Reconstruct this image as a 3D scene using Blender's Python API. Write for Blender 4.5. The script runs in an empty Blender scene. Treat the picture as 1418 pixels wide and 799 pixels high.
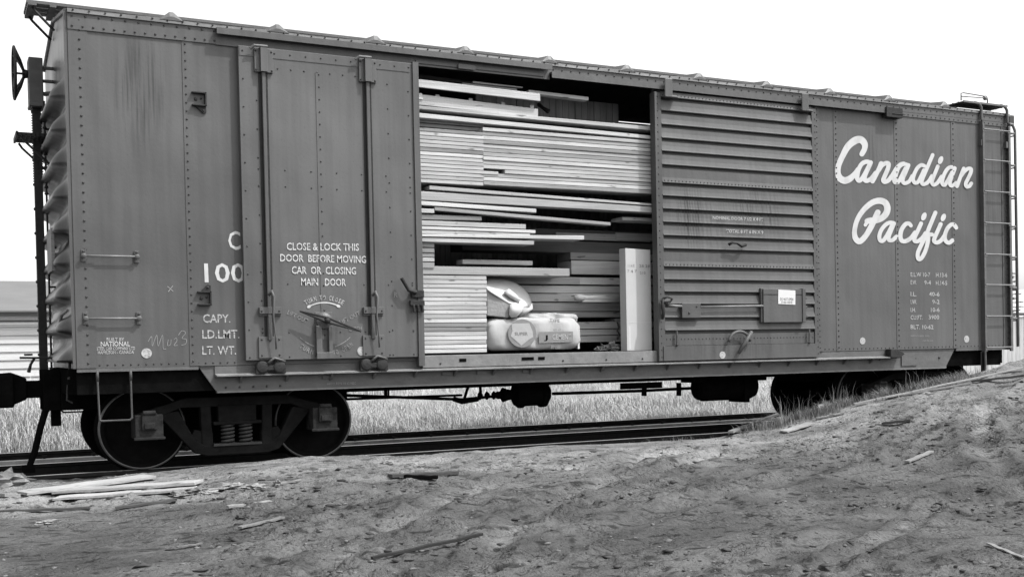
import bpy, bmesh, math, random
import numpy as np
from mathutils import Vector, Matrix
random.seed(7); RNG = np.random.RandomState(7)
scene = bpy.context.scene
COL = scene.collection

# ------------------------------------------------------------------ camera
CAM = np.array([-1.10454, -13.00698, 1.177456])
YAW, PIT, ROLL, FPX = 0.5391673, -0.0204384, -0.0183771, 1697.8263
SX, SY = 227.164, 112.872
_f = np.array([math.sin(YAW)*math.cos(PIT), math.cos(YAW)*math.cos(PIT), math.sin(PIT)])
_r0 = np.array([math.cos(YAW), -math.sin(YAW), 0.0]); _u0 = np.cross(_r0, _f)
_r = _r0*math.cos(ROLL)+_u0*math.sin(ROLL); _u = -_r0*math.sin(ROLL)+_u0*math.cos(ROLL)
cam = bpy.data.cameras.new('camera'); camo = bpy.data.objects.new('camera', cam); COL.objects.link(camo)
cam.sensor_width = 36.0; cam.lens = FPX/1418*36.0
cam.shift_x = -SX/1418; cam.shift_y = SY/1418
cam.clip_start = 0.05; cam.clip_end = 3000
camo.matrix_world = Matrix(((_r[0], _u[0], -_f[0], CAM[0]), (_r[1], _u[1], -_f[1], CAM[1]), (_r[2], _u[2], -_f[2], CAM[2]), (0, 0, 0, 1)))
scene.camera = camo

# ------------------------------------------------------------------ light
SUNV = Vector((0.42, -0.40, 0.84)).normalized()
EL = math.asin(SUNV.z); AZ = math.atan2(SUNV.x, SUNV.y)
w = bpy.data.worlds.new("World"); scene.world = w; w.use_nodes = True
nt = w.node_tree; nt.nodes.clear()
sky = nt.nodes.new('ShaderNodeTexSky'); sky.sky_type = 'NISHITA'; sky.sun_disc = False
sky.sun_elevation = EL; sky.sun_rotation = AZ; sky.air_density = 1.0; sky.dust_density = 3.0; sky.ozone_density = 1.0
bw = nt.nodes.new('ShaderNodeSeparateColor')   # blue-sensitive black and white film: the sky's blue counts
filmadd = nt.nodes.new('ShaderNodeMath'); filmadd.operation = 'MULTIPLY_ADD'; filmadd.inputs[1].default_value = 1.1; bg = nt.nodes.new('ShaderNodeBackground'); wo = nt.nodes.new('ShaderNodeOutputWorld')
nt.links.new(sky.outputs[0], bw.inputs[0]); nt.links.new(bw.outputs[0], filmadd.inputs[0]); nt.links.new(bw.outputs[2], filmadd.inputs[2]); nt.links.new(filmadd.outputs[0], bg.inputs[0]); nt.links.new(bg.outputs[0], wo.inputs[0])
bg.inputs[1].default_value = 0.15
sd = bpy.data.lights.new('sun', 'SUN'); sd.energy = 3.4; sd.angle = math.radians(1.2); sd.color = (1, 1, 1)
so = bpy.data.objects.new('sun', sd); COL.objects.link(so); so.location = (20, -30, 40)
so.rotation_euler = SUNV.to_track_quat('Z', 'Y').to_euler()
vs = scene.view_settings; vs.view_transform = 'Standard'; vs.look = 'None'; vs.exposure = 0.4; vs.gamma = 1; vs.use_curve_mapping = False
scene.render.engine = 'CYCLES'

# ------------------------------------------------------------------ measuring helpers (photo survey -> metres)
def ray(px, py): return _f + _r*(px-709-SX)/FPX - _u*(py-399.5-SY)/FPX
def S(px, py, Y=0.0):
    d = ray(px, py); t = (Y-CAM[1])/d[1]; return CAM+t*d
def XE(px, py, X):
    d = ray(px, py); t = (X-CAM[0])/d[0]; return CAM+t*d

# ------------------------------------------------------------------ materials
def mat(name, base, rough=0.7, spec=0.4, var=0.15, nscale=(3, 3, 3), bump=0.0, bscale=40, metal=0.0, extra=None, detail=5):
    m = bpy.data.materials.new(name); m.use_nodes = True; t = m.node_tree; N = t.nodes; L = t.links
    p = N['Principled BSDF']; p.inputs['Roughness'].default_value = rough; p.inputs['Metallic'].default_value = metal
    p.inputs['Specular IOR Level'].default_value = spec
    tc = N.new('ShaderNodeTexCoord'); mp = N.new('ShaderNodeMapping'); mp.inputs['Scale'].default_value = nscale
    L.new(tc.outputs['Object'], mp.inputs[0])
    nz = N.new('ShaderNodeTexNoise'); nz.inputs['Scale'].default_value = 1; nz.inputs['Detail'].default_value = detail; nz.inputs['Roughness'].default_value = .65
    L.new(mp.outputs[0], nz.inputs[0])
    mr = N.new('ShaderNodeMapRange'); mr.inputs[1].default_value = .25; mr.inputs[2].default_value = .75
    mr.inputs[3].default_value = base*(1-var); mr.inputs[4].default_value = base*(1+var)
    L.new(nz.outputs[0], mr.inputs[0])
    val = mr.outputs[0]
    if extra: val = extra(N, L, tc, val)
    L.new(val, p.inputs['Base Color'])
    if bump:
        b = N.new('ShaderNodeBump'); b.inputs['Strength'].default_value = bump; b.inputs['Distance'].default_value = .02
        n2 = N.new('ShaderNodeTexNoise'); n2.inputs['Scale'].default_value = bscale; n2.inputs['Detail'].default_value = 6
        L.new(tc.outputs['Object'], n2.inputs[0]); L.new(n2.outputs[0], b.inputs['Height']); L.new(b.outputs[0], p.inputs['Normal'])
        if 'paint' in name and 'rivet' not in name:      # sheet steel is never quite flat
            mq = N.new('ShaderNodeMapping'); mq.inputs['Scale'].default_value = (1.7, 1.7, .8); L.new(tc.outputs['Object'], mq.inputs[0])
            n3 = N.new('ShaderNodeTexNoise'); n3.inputs['Scale'].default_value = 1; n3.inputs['Detail'].default_value = 2; L.new(mq.outputs[0], n3.inputs[0])
            b3 = N.new('ShaderNodeBump'); b3.inputs['Strength'].default_value = .8; b3.inputs['Distance'].default_value = .045; L.new(n3.outputs[0], b3.inputs['Height']); L.new(b.outputs[0], b3.inputs['Normal']); L.new(b3.outputs[0], p.inputs['Normal'])
        if name == 'yard_dirt':
            nd = N.new('ShaderNodeTexNoise'); nd.inputs['Scale'].default_value = 9; nd.inputs['Detail'].default_value = 3; L.new(tc.outputs['Object'], nd.inputs[0])
            mxv = N.new('ShaderNodeMixRGB'); mxv.inputs[0].default_value = .12; L.new(tc.outputs['Object'], mxv.inputs[1]); L.new(nd.outputs['Color'], mxv.inputs[2])
            vo = N.new('ShaderNodeTexVoronoi'); vo.inputs['Scale'].default_value = 26; L.new(mxv.outputs[0], vo.inputs['Vector'])
            v2 = N.new('ShaderNodeTexVoronoi'); v2.inputs['Scale'].default_value = 75; L.new(mxv.outputs[0], v2.inputs['Vector'])
            nm = noise(N, L, tc, (2.2, 2.6, 2), .42, .62, 0.0, 1.0, 4, (3, 8, 0))
            hh = math_node(N, L, 'MULTIPLY', vo.outputs['Distance'], nm); h2 = math_node(N, L, 'MULTIPLY', v2.outputs['Distance'], .18); hh = math_node(N, L, 'ADD', hh, h2); hh = math_node(N, L, 'MULTIPLY', hh, -1.0)
            b4 = N.new('ShaderNodeBump'); b4.inputs['Strength'].default_value = 1.0; b4.inputs['Distance'].default_value = .028; L.new(hh, b4.inputs['Height']); L.new(b.outputs[0], b4.inputs['Normal']); L.new(b4.outputs[0], p.inputs['Normal'])
    return m
def math_node(N, L, op, a, b):
    n = N.new('ShaderNodeMath'); n.operation = op
    for i, v in enumerate((a, b)):
        if isinstance(v, (int, float)): n.inputs[i].default_value = v
        else: L.new(v, n.inputs[i])
    return n.outputs[0]
def noise(N, L, tc, scale, lo, hi, a, b, detail=4, loc=(0, 0, 0)):
    mp = N.new('ShaderNodeMapping'); mp.inputs['Scale'].default_value = scale; mp.inputs['Location'].default_value = loc; L.new(tc.outputs['Object'], mp.inputs[0])
    n = N.new('ShaderNodeTexNoise'); n.inputs['Scale'].default_value = 1; n.inputs['Detail'].default_value = detail; L.new(mp.outputs[0], n.inputs[0])
    mr = N.new('ShaderNodeMapRange'); mr.inputs[1].default_value = lo; mr.inputs[2].default_value = hi; mr.inputs[3].default_value = a; mr.inputs[4].default_value = b
    L.new(n.outputs[0], mr.inputs[0]); return mr.outputs[0]
def blob(N, L, tc, c, r, amt):
    # 1 - amt inside an ellipsoidal stain centred at c with radii r
    mp = N.new('ShaderNodeMapping'); mp.inputs['Location'].default_value = (-c[0]/r[0], 0, -c[1]/r[1]); mp.inputs['Scale'].default_value = (1/r[0], 0, 1/r[1])
    L.new(tc.outputs['Object'], mp.inputs[0])
    ln = N.new('ShaderNodeVectorMath'); ln.operation = 'LENGTH'; L.new(mp.outputs[0], ln.inputs[0])
    mr = N.new('ShaderNodeMapRange'); mr.interpolation_type = 'SMOOTHSTEP'; mr.inputs[1].default_value = .2; mr.inputs[2].default_value = 1.0; mr.inputs[3].default_value = amt; mr.inputs[4].default_value = 0
    L.new(ln.outputs['Value'], mr.inputs[0]); return mr.outputs[0]
def paint_extra(stains):
    def ex(N, L, tc, val):
        st = noise(N, L, tc, (14, 1, .5), .42, .75, 1.02, .83, 7); st = math_node(N, L, 'MULTIPLY', st, noise(N, L, tc, (.55, 1, .7), .35, .65, .88, 1.12, 3, (7, 0, 3)))
        sp = noise(N, L, tc, (60, 60, 60), .62, .75, 1.0, .8, 3)
        val = math_node(N, L, 'MULTIPLY', val, st); val = math_node(N, L, 'MULTIPLY', val, sp)
        for k, (c, r, amt) in enumerate(stains):
            b = blob(N, L, tc, c, r, 1.0)
            n = noise(N, L, tc, (30, 1, 1.3), .46, .66, 0, amt, 8, (k*3.3, 0, 0))
            f = math_node(N, L, 'MULTIPLY', b, n); f = math_node(N, L, 'SUBTRACT', 1.0, f)
            val = math_node(N, L, 'MULTIPLY', val, f)
        return val
    return ex
M = {}
M['paint'] = mat('boxcar_paint', .071, .5, .35, .10, (1.2, 1.2, .8), .08, 25, extra=paint_extra([((.62, 3.75), (.35, .75), .65), ((9.85, 3.7), (.16, .6), .45), ((11.5, 3.6), (.5, .7), .3), ((12.1, 3.4), (.3, .9), .35)]))
M['rivet'] = mat('grimy_rivet_paint', .03, .5, .3, .3, (9, 9, 9))  # rivet heads darker than the sheets around them
M['door_paint'] = mat('corrugated_door_paint', .066, .55, .3, .14, (2, 2, 1), .1, 25, extra=paint_extra([((6.9, 2.8), (.3, .6), .9), ((7.9, 2.85), (.5, .45), .9), ((7.3, 2.7), (.9, .5), .3), ((7.6, 1.15), (1.2, .25), .3)]))
M['aux_paint'] = mat('side_door_paint', .078, .5, .35, .07, (1.5, 1.5, 1), .06, 25, extra=paint_extra([((2.9, 1.7), (.5, .5), .2), ((2.35, 1.3), (.25, .35), .4)]))
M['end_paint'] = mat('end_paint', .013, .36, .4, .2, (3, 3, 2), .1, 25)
M['sill'] = mat('sill_paint', .085, .6, .3, .25, (4, 4, 8), .15, 30)
M['dust'] = mat('dusty_ledge', .15, .8, .2, .3, (6, 6, 6), .2, 40)
M['iron'] = mat('dark_iron', .02, .6, .2, .3, (9, 9, 9), .2, 40)
M['under'] = mat('greasy_black_underframe', .005, .8, 0.0, .4, (7, 7, 7), .2, 30)
M['wheelm'] = mat('wheel_steel', .006, .7, 0.0, .35, (7, 7, 7), .15, 30)
M['rim'] = mat('worn_wheel_rim', .08, .38, .5, .3, (20, 20, 20), metal=.5)
M['rod'] = mat('grab_iron_paint', .13, .5, .4, .25, (15, 15, 15))
M['stirrup'] = mat('stirrup_iron', .045, .55, .3, .2, (15, 15, 15))
M['white'] = mat('white_lettering', .44, .7, .2, .04, (4, 4, 4), extra=lambda N, L, tc, v: math_node(N, L, 'MULTIPLY', v, noise(N, L, tc, (9, 9, 5), .5, .75, 1, .78, 5)))
M['faded'] = mat('faded_lettering', .34, .75, .2, .25, (30, 30, 40), extra=lambda N, L, tc, v: math_node(N, L, 'MULTIPLY', v, noise(N, L, tc, (40, 40, 60), .5, .7, 1, .45, 6)))
M['dim'] = mat('dim_lettering', .2, .75, .2, .3, (30, 30, 40), extra=lambda N, L, tc, v: math_node(N, L, 'MULTIPLY', v, noise(N, L, tc, (40, 40, 60), .5, .68, 1, .5, 6)))
M['chalk'] = mat('chalk_mark', .24, .9, .1, .2, (30, 30, 30))
M['paper'] = mat('placard_paper', .5, .8, .2, .05)
M['inside'] = mat('inside_lining', .22, .8, .2, .3, (9, 9, 1), .2, 20)
M['rail'] = mat('rusty_rail', .02, .7, 0.0, .3, (12, 12, 12), .2, 40)
M['railtop'] = mat('polished_rail_head', .45, .3, .5, .2, (4, 30, 30), metal=.8)
M['tie'] = mat('weathered_crosstie', .03, .9, .2, .4, (2, 20, 20), .5, 20)
M['card'] = mat('cardboard', .40, .85, .2, .05, (3, 3, 3), .05, 60)
M['cardside'] = M['card']
M['sack'] = mat('paper_sack', .31, .8, .2, .08, (5, 5, 5), .25, 14)
M['print'] = mat('sack_print', .17, .85, .2, .15, (20, 20, 20))
M['wrap'] = mat('pale_paper_wrap', .47, .85, .2, .08, (5, 5, 5), .2, 20)
M['wrapdark'] = mat('pad_edge', .22, .9, .1, .3, (5, 30, 5), .4, 30)  # dark wrap and scraps; also paints the bundle's shaded side
M['strap'] = mat('steel_strapping', .35, .4, .5, .4, (8, 40, 40), metal=.5)

def wood(name, base, var=.12, grey=0.0):
    def ex(N, L, tc, val):
        oi = N.new('ShaderNodeObjectInfo')
        # shift grain per board
        ad = N.new('ShaderNodeVectorMath'); ad.operation = 'ADD'
        cx = N.new('ShaderNodeCombineXYZ'); mu = math_node(N, L, 'MULTIPLY', oi.outputs['Random'], 37.0); L.new(mu, cx.inputs[0]); L.new(mu, cx.inputs[2])
        L.new(tc.outputs['Object'], ad.inputs[0]); L.new(cx.outputs[0], ad.inputs[1])
        def nz(scale, lo, hi, a, b, det=5):
            mp = N.new('ShaderNodeMapping'); mp.inputs['Scale'].default_value = scale; L.new(ad.outputs[0], mp.inputs[0])
            n = N.new('ShaderNodeTexNoise'); n.inputs['Scale'].default_value = 1; n.inputs['Detail'].default_value = det; L.new(mp.outputs[0], n.inputs[0])
            mr = N.new('ShaderNodeMapRange'); mr.inputs[1].default_value = lo; mr.inputs[2].default_value = hi; mr.inputs[3].default_value = a; mr.inputs[4].default_value = b; L.new(n.outputs[0], mr.inputs[0]); return mr.outputs[0]
        g = nz((1.6, 60, 90), .35, .7, 1.08, .74)
        k = nz((5, 5, 16), .66, .72, 1.0, .42, 2)
        s = nz((.8, 2, 6), .4, .7, 1.08, .74)
        r = N.new('ShaderNodeMapRange'); r.inputs[3].default_value = 1-var*1.6; r.inputs[4].default_value = 1+var; L.new(oi.outputs['Random'], r.inputs[0])
        for f in (g, k, s, r.outputs[0]): val = math_node(N, L, 'MULTIPLY', val, f)
        return val
    return mat(name, base, .75, .25, .05, (3, 3, 3), .15, 60, extra=ex)
M['wood'] = wood('fresh_sawn_wood', .385, .12)
M['woodgrey'] = wood('greyer_sawn_wood', .24, .15)  # greyer boards; also colours in the shade on recessed boards
M['woodold'] = wood('old_wood', .07, .2)  # old dark wood; its tone also paints shade inside the load
M['woodwhite'] = wood('bright_planed_wood', .47, .04)
M['yardwood'] = wood('dry_yard_wood', .21, .1); M['plank'] = wood('bright_clean_plank', .30, .05); M['clod'] = mat('damp_clod', .055, .95, .1, .4, (9, 9, 9)); M['stick'] = wood('dry_stick', .2, .2)

# ------------------------------------------------------------------ mesh helpers
class MB:
    def __init__(s): s.bm = bmesh.new(); s.riv = False
    def box(s, x0, x1, y0, y1, z0, z1):
        v = [s.bm.verts.new(c) for c in ((x0, y0, z0), (x1, y0, z0), (x1, y1, z0), (x0, y1, z0), (x0, y0, z1), (x1, y0, z1), (x1, y1, z1), (x0, y1, z1))]
        for f in ((3, 2, 1, 0), (4, 5, 6, 7), (0, 1, 5, 4), (1, 2, 6, 5), (2, 3, 7, 6), (3, 0, 4, 7)): s.bm.faces.new([v[i] for i in f])
        return v
    def hexa(s, pts):
        v = [s.bm.verts.new(c) for c in pts]
        for f in ((3, 2, 1, 0), (4, 5, 6, 7), (0, 1, 5, 4), (1, 2, 6, 5), (2, 3, 7, 6), (3, 0, 4, 7)): s.bm.faces.new([v[i] for i in f])
    def prism_xz(s, poly, y0, y1):
        a = [s.bm.verts.new((x, y0, z)) for x, z in poly]; b = [s.bm.verts.new((x, y1, z)) for x, z in poly]
        n = len(poly); s.bm.faces.new(a); s.bm.faces.new(b[::-1])
        for i in range(n): s.bm.faces.new((a[i], b[i], b[(i+1) % n], a[(i+1) % n]))
    def prism_yz(s, poly, x0, x1):
        a = [s.bm.verts.new((x0, y, z)) for y, z in poly]; b = [s.bm.verts.new((x1, y, z)) for y, z in poly]
        n = len(poly); s.bm.faces.new(a); s.bm.faces.new(b[::-1])
        for i in range(n): s.bm.faces.new((a[i], b[i], b[(i+1) % n], a[(i+1) % n]))
    def tube(s, pts, r, n=8, cap=True):
        pts = [Vector(p) for p in pts]; rr = r if isinstance(r, (list, tuple)) else [r]*len(pts)
        rings = []; up = None
        for i, p in enumerate(pts):
            if i == 0: t = pts[1]-p
            elif i == len(pts)-1: t = p-pts[i-1]
            else: t = (pts[i+1]-p).normalized()+(p-pts[i-1]).normalized()
            t.normalize()
            if up is None: up = Vector((0, 0, 1)) if abs(t.z) < .9 else Vector((1, 0, 0))
            a = t.cross(up).normalized(); b = a.cross(t).normalized(); up = b
            rings.append([s.bm.verts.new(p+a*math.cos(2*math.pi*k/n)*rr[i]+b*math.sin(2*math.pi*k/n)*rr[i]) for k in range(n)])
        for i in range(len(rings)-1):
            for k in range(n): s.bm.faces.new((rings[i][k], rings[i][(k+1) % n], rings[i+1][(k+1) % n], rings[i+1][k]))
        if cap: s.bm.faces.new(rings[0][::-1]); s.bm.faces.new(rings[-1])
    def lathe(s, c, axis, prof, n=32, cap=True):
        # prof: (radius, offset along axis)
        c = Vector(c); ax = Vector(axis).normalized(); a = ax.orthogonal().normalized(); b = ax.cross(a)
        rings = [[s.bm.verts.new(c+ax*h+(a*math.cos(2*math.pi*k/n)+b*math.sin(2*math.pi*k/n))*r) for k in range(n)] for r, h in prof]
        for i in range(len(rings)-1):
            for k in range(n): s.bm.faces.new((rings[i][k], rings[i][(k+1) % n], rings[i+1][(k+1) % n], rings[i+1][k]))
        if cap and prof[0][0] > 1e-4: s.bm.faces.new(rings[0][::-1])
        if cap and prof[-1][0] > 1e-4: s.bm.faces.new(rings[-1])
    def rivet(s, p, r=.011, ax='y', sg=-1):
        c = Vector(p); n = 7
        if ax == 'y': N_, A, B = Vector((0, sg, 0)), Vector((1, 0, 0)), Vector((0, 0, 1))
        else: N_, A, B = Vector((sg, 0, 0)), Vector((0, 1, 0)), Vector((0, 0, 1))
        rg = []
        for rad, h in ((1, 0), (.85, .5), (.45, .8)):
            rg.append([s.bm.verts.new(c+N_*h*r+(A*math.cos(2*math.pi*k/n)+B*math.sin(2*math.pi*k/n))*rad*r) for k in range(n)])
        for i in range(2):
            for k in range(n): s.bm.faces.new((rg[i][k], rg[i][(k+1) % n], rg[i+1][(k+1) % n], rg[i+1][k])).material_index = 1
        s.bm.faces.new(rg[2]).material_index = 1; s.riv = True
    def rrow(s, a, b, step, r=.011, y=0.0):
        a = Vector((a[0], 0, a[1])); b = Vector((b[0], 0, b[1])); n = max(1, round((b-a).length/step))
        for i in range(n+1):
            p = a.lerp(b, i/n); s.rivet((p.x, y, p.z), r)
    def build(s, name, m, parent=None, smooth=False, bevel=0.0):
        bmesh.ops.recalc_face_normals(s.bm, faces=s.bm.faces)
        me = bpy.data.meshes.new(name); s.bm.to_mesh(me); s.bm.free(); me.materials.append(m)
        if s.riv: me.materials.append(M['rivet'])
        o = bpy.data.objects.new(name, me); COL.objects.link(o)
        if parent is not None: attach(o, parent)
        if smooth:
            for p in me.polygons: p.use_smooth = True
        if bevel:
            md = o.modifiers.new('bevel', 'BEVEL'); md.width = bevel; md.segments = 2; md.limit_method = 'ANGLE'
        return o
WLOC = {}
def attach(o, parent):
    o.parent = parent
    pl = WLOC.get(parent.name, Vector((0, 0, 0)))
    o.location = -pl; WLOC[o.name] = Vector((0, 0, 0))
def tag(o, label=None, cat=None, group=None, kind=None):
    if label: o['label'] = label
    if cat: o['category'] = cat
    if group: o['group'] = group
    if kind: o['kind'] = kind
    return o
def thing(name, loc, label, cat, group=None):
    o = bpy.data.objects.new(name, None); COL.objects.link(o); o.location = loc; WLOC[o.name] = Vector(loc); o.empty_display_size = .3
    return tag(o, label, cat, group)

def txt_mesh(body, m, name, parent, p0, p1, h, Y, rot=None, spacing=1.0, stencil=False):
    """lettering fitted between world points p0 (left) and p1 (right) of its centre line, letter height h"""
    cu = bpy.data.curves.new('t', 'FONT'); cu.body = body; cu.align_x = 'LEFT'; cu.space_character = spacing
    cu.offset = 0.012; cu.resolution_u = 2
    to = bpy.data.objects.new('t', cu); COL.objects.link(to); bpy.context.view_layer.update()
    me = bpy.data.meshes.new_from_object(to); COL.objects.unlink(to); bpy.data.objects.remove(to)
    xs = [v.co.x for v in me.vertices]; ys = [v.co.y for v in me.vertices]
    x0, x1, y0, y1 = min(xs), max(xs), min(ys), max(ys)
    if stencil:
        bm = bmesh.new(); bm.from_mesh(me)
        bmesh.ops.bisect_plane(bm, geom=bm.verts[:]+bm.edges[:]+bm.faces[:], plane_co=(0, y0+(y1-y0)*.47, 0), plane_no=(0, 1, 0))
        bmesh.ops.bisect_plane(bm, geom=bm.verts[:]+bm.edges[:]+bm.faces[:], plane_co=(0, y0+(y1-y0)*.54, 0), plane_no=(0, 1, 0))
        kill = [f for f in bm.faces if y0+(y1-y0)*.47 < f.calc_center_median().y < y0+(y1-y0)*.54]
        bmesh.ops.delete(bm, geom=kill, context='FACES'); bm.to_mesh(me); bm.free()
    a = Vector((p0[0], 0, p0[2])); b = Vector((p1[0], 0, p1[2])); d = b-a; n = Vector((-d.z, 0, d.x)).normalized()
    for v in me.vertices:
        q = a+d*((v.co.x-x0)/(x1-x0))+n*h*((v.co.y-y0)/(y1-y0)-.5)
        v.co = (q.x, Y, q.z)
    me.materials.clear(); me.materials.append(m); me.name = name
    o = bpy.data.objects.new(name, me); COL.objects.link(o); attach(o, parent); return o
def merge_into(name, parts, parent):
    bm = bmesh.new()
    for p in parts: bm.from_mesh(p.data)
    me = bpy.data.meshes.new(name); bm.to_mesh(me); bm.free(); me.materials.append(parts[0].data.materials[0])
    for p in parts: bpy.data.objects.remove(p)
    o = bpy.data.objects.new(name, me); COL.objects.link(o); attach(o, parent); return o
def catmull(pts, n=8):
    P_ = [np.array(p, float) for p in pts]; P_ = [2*P_[0]-P_[1]]+P_+[2*P_[-1]-P_[-2]]; out = []
    for i in range(1, len(P_)-2):
        for k in range(n):
            t = k/n; a, b, c, d = P_[i-1:i+3]
            out.append(.5*((2*b)+(-a+c)*t+(2*a-5*b+4*c-d)*t*t+(-a+3*b-3*c+d)*t**3))
    out.append(P_[-2]); return out

# ------------------------------------------------------------------ the ground
def sm(a, b, x):
    t = np.clip((x-a)/(b-a), 0, 1); return t*t*(3-2*t)
def vnoise(x, y, seed=0):
    xi = np.floor(x).astype(np.int64); yi = np.floor(y).astype(np.int64); xf = x-xi; yf = y-yi
    def h(a, b):
        n = (a*374761393+b*668265263+seed*1442695041) & 0x7fffffff
        n = ((n ^ (n >> 13))*1274126177) & 0x7fffffff
        return ((n ^ (n >> 16)) & 0xffff)/65535.0
    u = xf*xf*(3-2*xf); v = yf*yf*(3-2*yf)
    return (h(xi, yi)*(1-u)+h(xi+1, yi)*u)*(1-v)+(h(xi, yi+1)*(1-u)+h(xi+1, yi+1)*u)*v-.5
CX = [-60, -6, -1.5, -.65, .0, .25, .9, 1.3, 1.97, 2.5, 3.0, 3.5, 4.2, 4.95, 5.6, 6.3, 7.3, 7.7, 8.05, 9.1, 11.0, 11.7, 12.7, 15, 22, 60]
CZ = [-.1, -.1, -.06, -.035, -.03, -.0, .03, .055, .075, .065, .03, .02, .03, .045, .015, .0, -.01, .04, .10, .34, .62, .76, .95, 1.05, .8, .2]
def hground(x, y, fine=True):
    x = np.asarray(x, float); y = np.asarray(y, float)
    c = np.interp(x, CX, CZ)
    yc = -.10-.25*sm(7.6, 9.5, x)                                  # where the crest of the spoil runs
    d = np.maximum(yc-y, 0)
    front = c*np.exp(-d/7.0)-.30*sm(0, 7, d)+.02*np.sin(x*1.3+y*.6)*sm(0, 1.5, d)
    # wheel ruts sweeping from lower left up to the ramp
    for (x0, y0, x1, y1, dep) in ((-.2, -7.5, 8.6, -2.2, .03), (1.2, -8.2, 10.2, -3.4, .03)):
        L_ = math.hypot(x1-x0, y1-y0); tx, ty = (x1-x0)/L_, (y1-y0)/L_
        t = (x-x0)*tx+(y-y0)*ty; s = -(x-x0)*ty+(y-y0)*tx-.5*np.sin(t/L_*math.pi)
        front = front-dep*np.exp(-(s/.14)**2)*sm(-1, 1, t)+dep*.7*(np.exp(-((s-.26)/.09)**2)+np.exp(-((s+.26)/.09)**2))*sm(-1, 1, t)
    back = np.minimum(c, -.06)-.13*sm(.70, 1.2, y)
    t = sm(0, 1, (y-yc)/(.62-yc*0+.0))
    h = np.where(y < yc, front, c*(1-t)+back*t)
    h = np.where(y > 1.2, np.minimum(h, -.17), h)
    bank = -.19+.25*sm(4.3, 7.5, y)+.25*sm(8, 25, y)
    h = np.where(y > 3.4, bank, h)
    rough = (1-.75*sm(.5, 1.2, y)*(1-sm(4.4, 5, y)))
    n = .05*vnoise(x*1.1, y*1.1, 1)+.035*vnoise(x*3.1, y*3.1, 2)
    if fine:
        lump = np.maximum(vnoise(x*7, y*9, 3)+.5-.52, 0)
        msk = np.clip(vnoise(x*.8, y*.8, 9)*2+.55, .15, 1)
        n = n+.11*lump*msk+.034*vnoise(x*12, y*15, 4)*msk+.022*vnoise(x*29, y*31, 5)*msk
    return h+n*rough*(.35+.65*sm(0.0, 1.5, np.abs(y-yc)))
def hz(x, y): return float(hground(np.array([x]), np.array([y]))[0])
def ghit(px, py, lift=0.0):
    d = ray(px, py); t = 4.0
    ts = np.linspace(3, 40, 5000); P_ = CAM[None, :]+ts[:, None]*d[None, :]
    hh = hground(P_[:, 0], P_[:, 1], False); k = np.argmax(P_[:, 2] < hh)
    return Vector((P_[k, 0], P_[k, 1], hz(P_[k, 0], P_[k, 1])+lift))
def axis(segs):
    out = []
    for a, b, n in segs: out += list(np.linspace(a, b, n, endpoint=False))
    out.append(segs[-1][1]); return np.array(out)
gx = axis([(-900, -60, 12), (-60, -8, 26), (-8, -3, 30), (-3, 13.5, 610), (13.5, 20, 60), (20, 60, 30), (60, 1200, 14)])
gy = axis([(-60, -14, 12), (-14, -8.5, 40), (-8.5, .7, 360), (.7, 4.4, 60), (4.4, 12, 40), (12, 60, 26), (60, 1500, 16)])
XX, YY = np.meshgrid(gx, gy, indexing='ij'); ZZ = hground(XX, YY)
far = sm(30, 60, np.hypot(XX, YY)); ZZ = ZZ*(1-far)+.1*far
nx, ny = len(gx), len(gy)
me = bpy.data.meshes.new('dirt_ground'); co = np.stack([XX, YY, ZZ], -1).reshape(-1, 3)
ii = (np.arange(nx-1)[:, None]*ny+np.arange(ny-1)[None, :]).ravel()
q = np.stack([ii, ii+ny, ii+ny+1, ii+1], -1).ravel()
me.vertices.add(len(co)); me.vertices.foreach_set('co', co.ravel().astype(np.float32))
me.loops.add(len(q)); me.loops.foreach_set('vertex_index', q.astype(np.int32))
npoly = len(q)//4; me.polygons.add(npoly); me.polygons.foreach_set('loop_start', np.arange(0, npoly*4, 4, dtype=np.int32)); me.polygons.foreach_set('use_smooth', np.ones(npoly, bool))
me.update(); me.validate()
def polydist(pts, X, Y):
    d = np.full(X.shape, 9e9)
    for (ax, ay), (bx, by) in zip(pts, pts[1:]):
        t_ = np.clip(((X-ax)*(bx-ax)+(Y-ay)*(by-ay))/((bx-ax)**2+(by-ay)**2+1e-9), 0, 1); d = np.minimum(d, np.hypot(X-ax-t_*(bx-ax), Y-ay-t_*(by-ay)))
    return d
trk_ = np.zeros(XX.shape)
for pts_, w_ in (([(440, 798), (463, 773), (516, 741), (569, 716), (618, 695), (682, 670), (752, 653), (850, 641), (960, 625)], .10), ([(640, 798), (664, 783), (700, 741), (724, 720), (800, 680), (900, 655), (1010, 628)], .10), ([(1370, 560), (1356, 590), (1362, 622), (1385, 650), (1418, 680)], .13), ([(1130, 798), (1240, 735), (1300, 700), (1418, 655)], .08)):
    P2 = [(ghit(*q_).x, ghit(*q_).y) for q_ in pts_]
    dd = polydist(P2, XX, YY); ZZ = ZZ-.035*np.exp(-(dd/w_)**2)+.03*np.exp(-((dd-1.9*w_)/(.6*w_))**2)*(.6+vnoise(XX*4, YY*4, 21)); trk_ = np.maximum(trk_, np.exp(-(dd/w_)**2)*np.clip(.75+1.2*vnoise(XX*3, YY*3, 33), 0, 1))
co[:, 2] = ZZ.ravel(); me.vertices.foreach_set('co', co.ravel().astype(np.float32)); me.update()
at = me.attributes.new('packed', 'FLOAT', 'POINT'); at.data.foreach_set('value', trk_.ravel().astype(np.float32))
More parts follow.
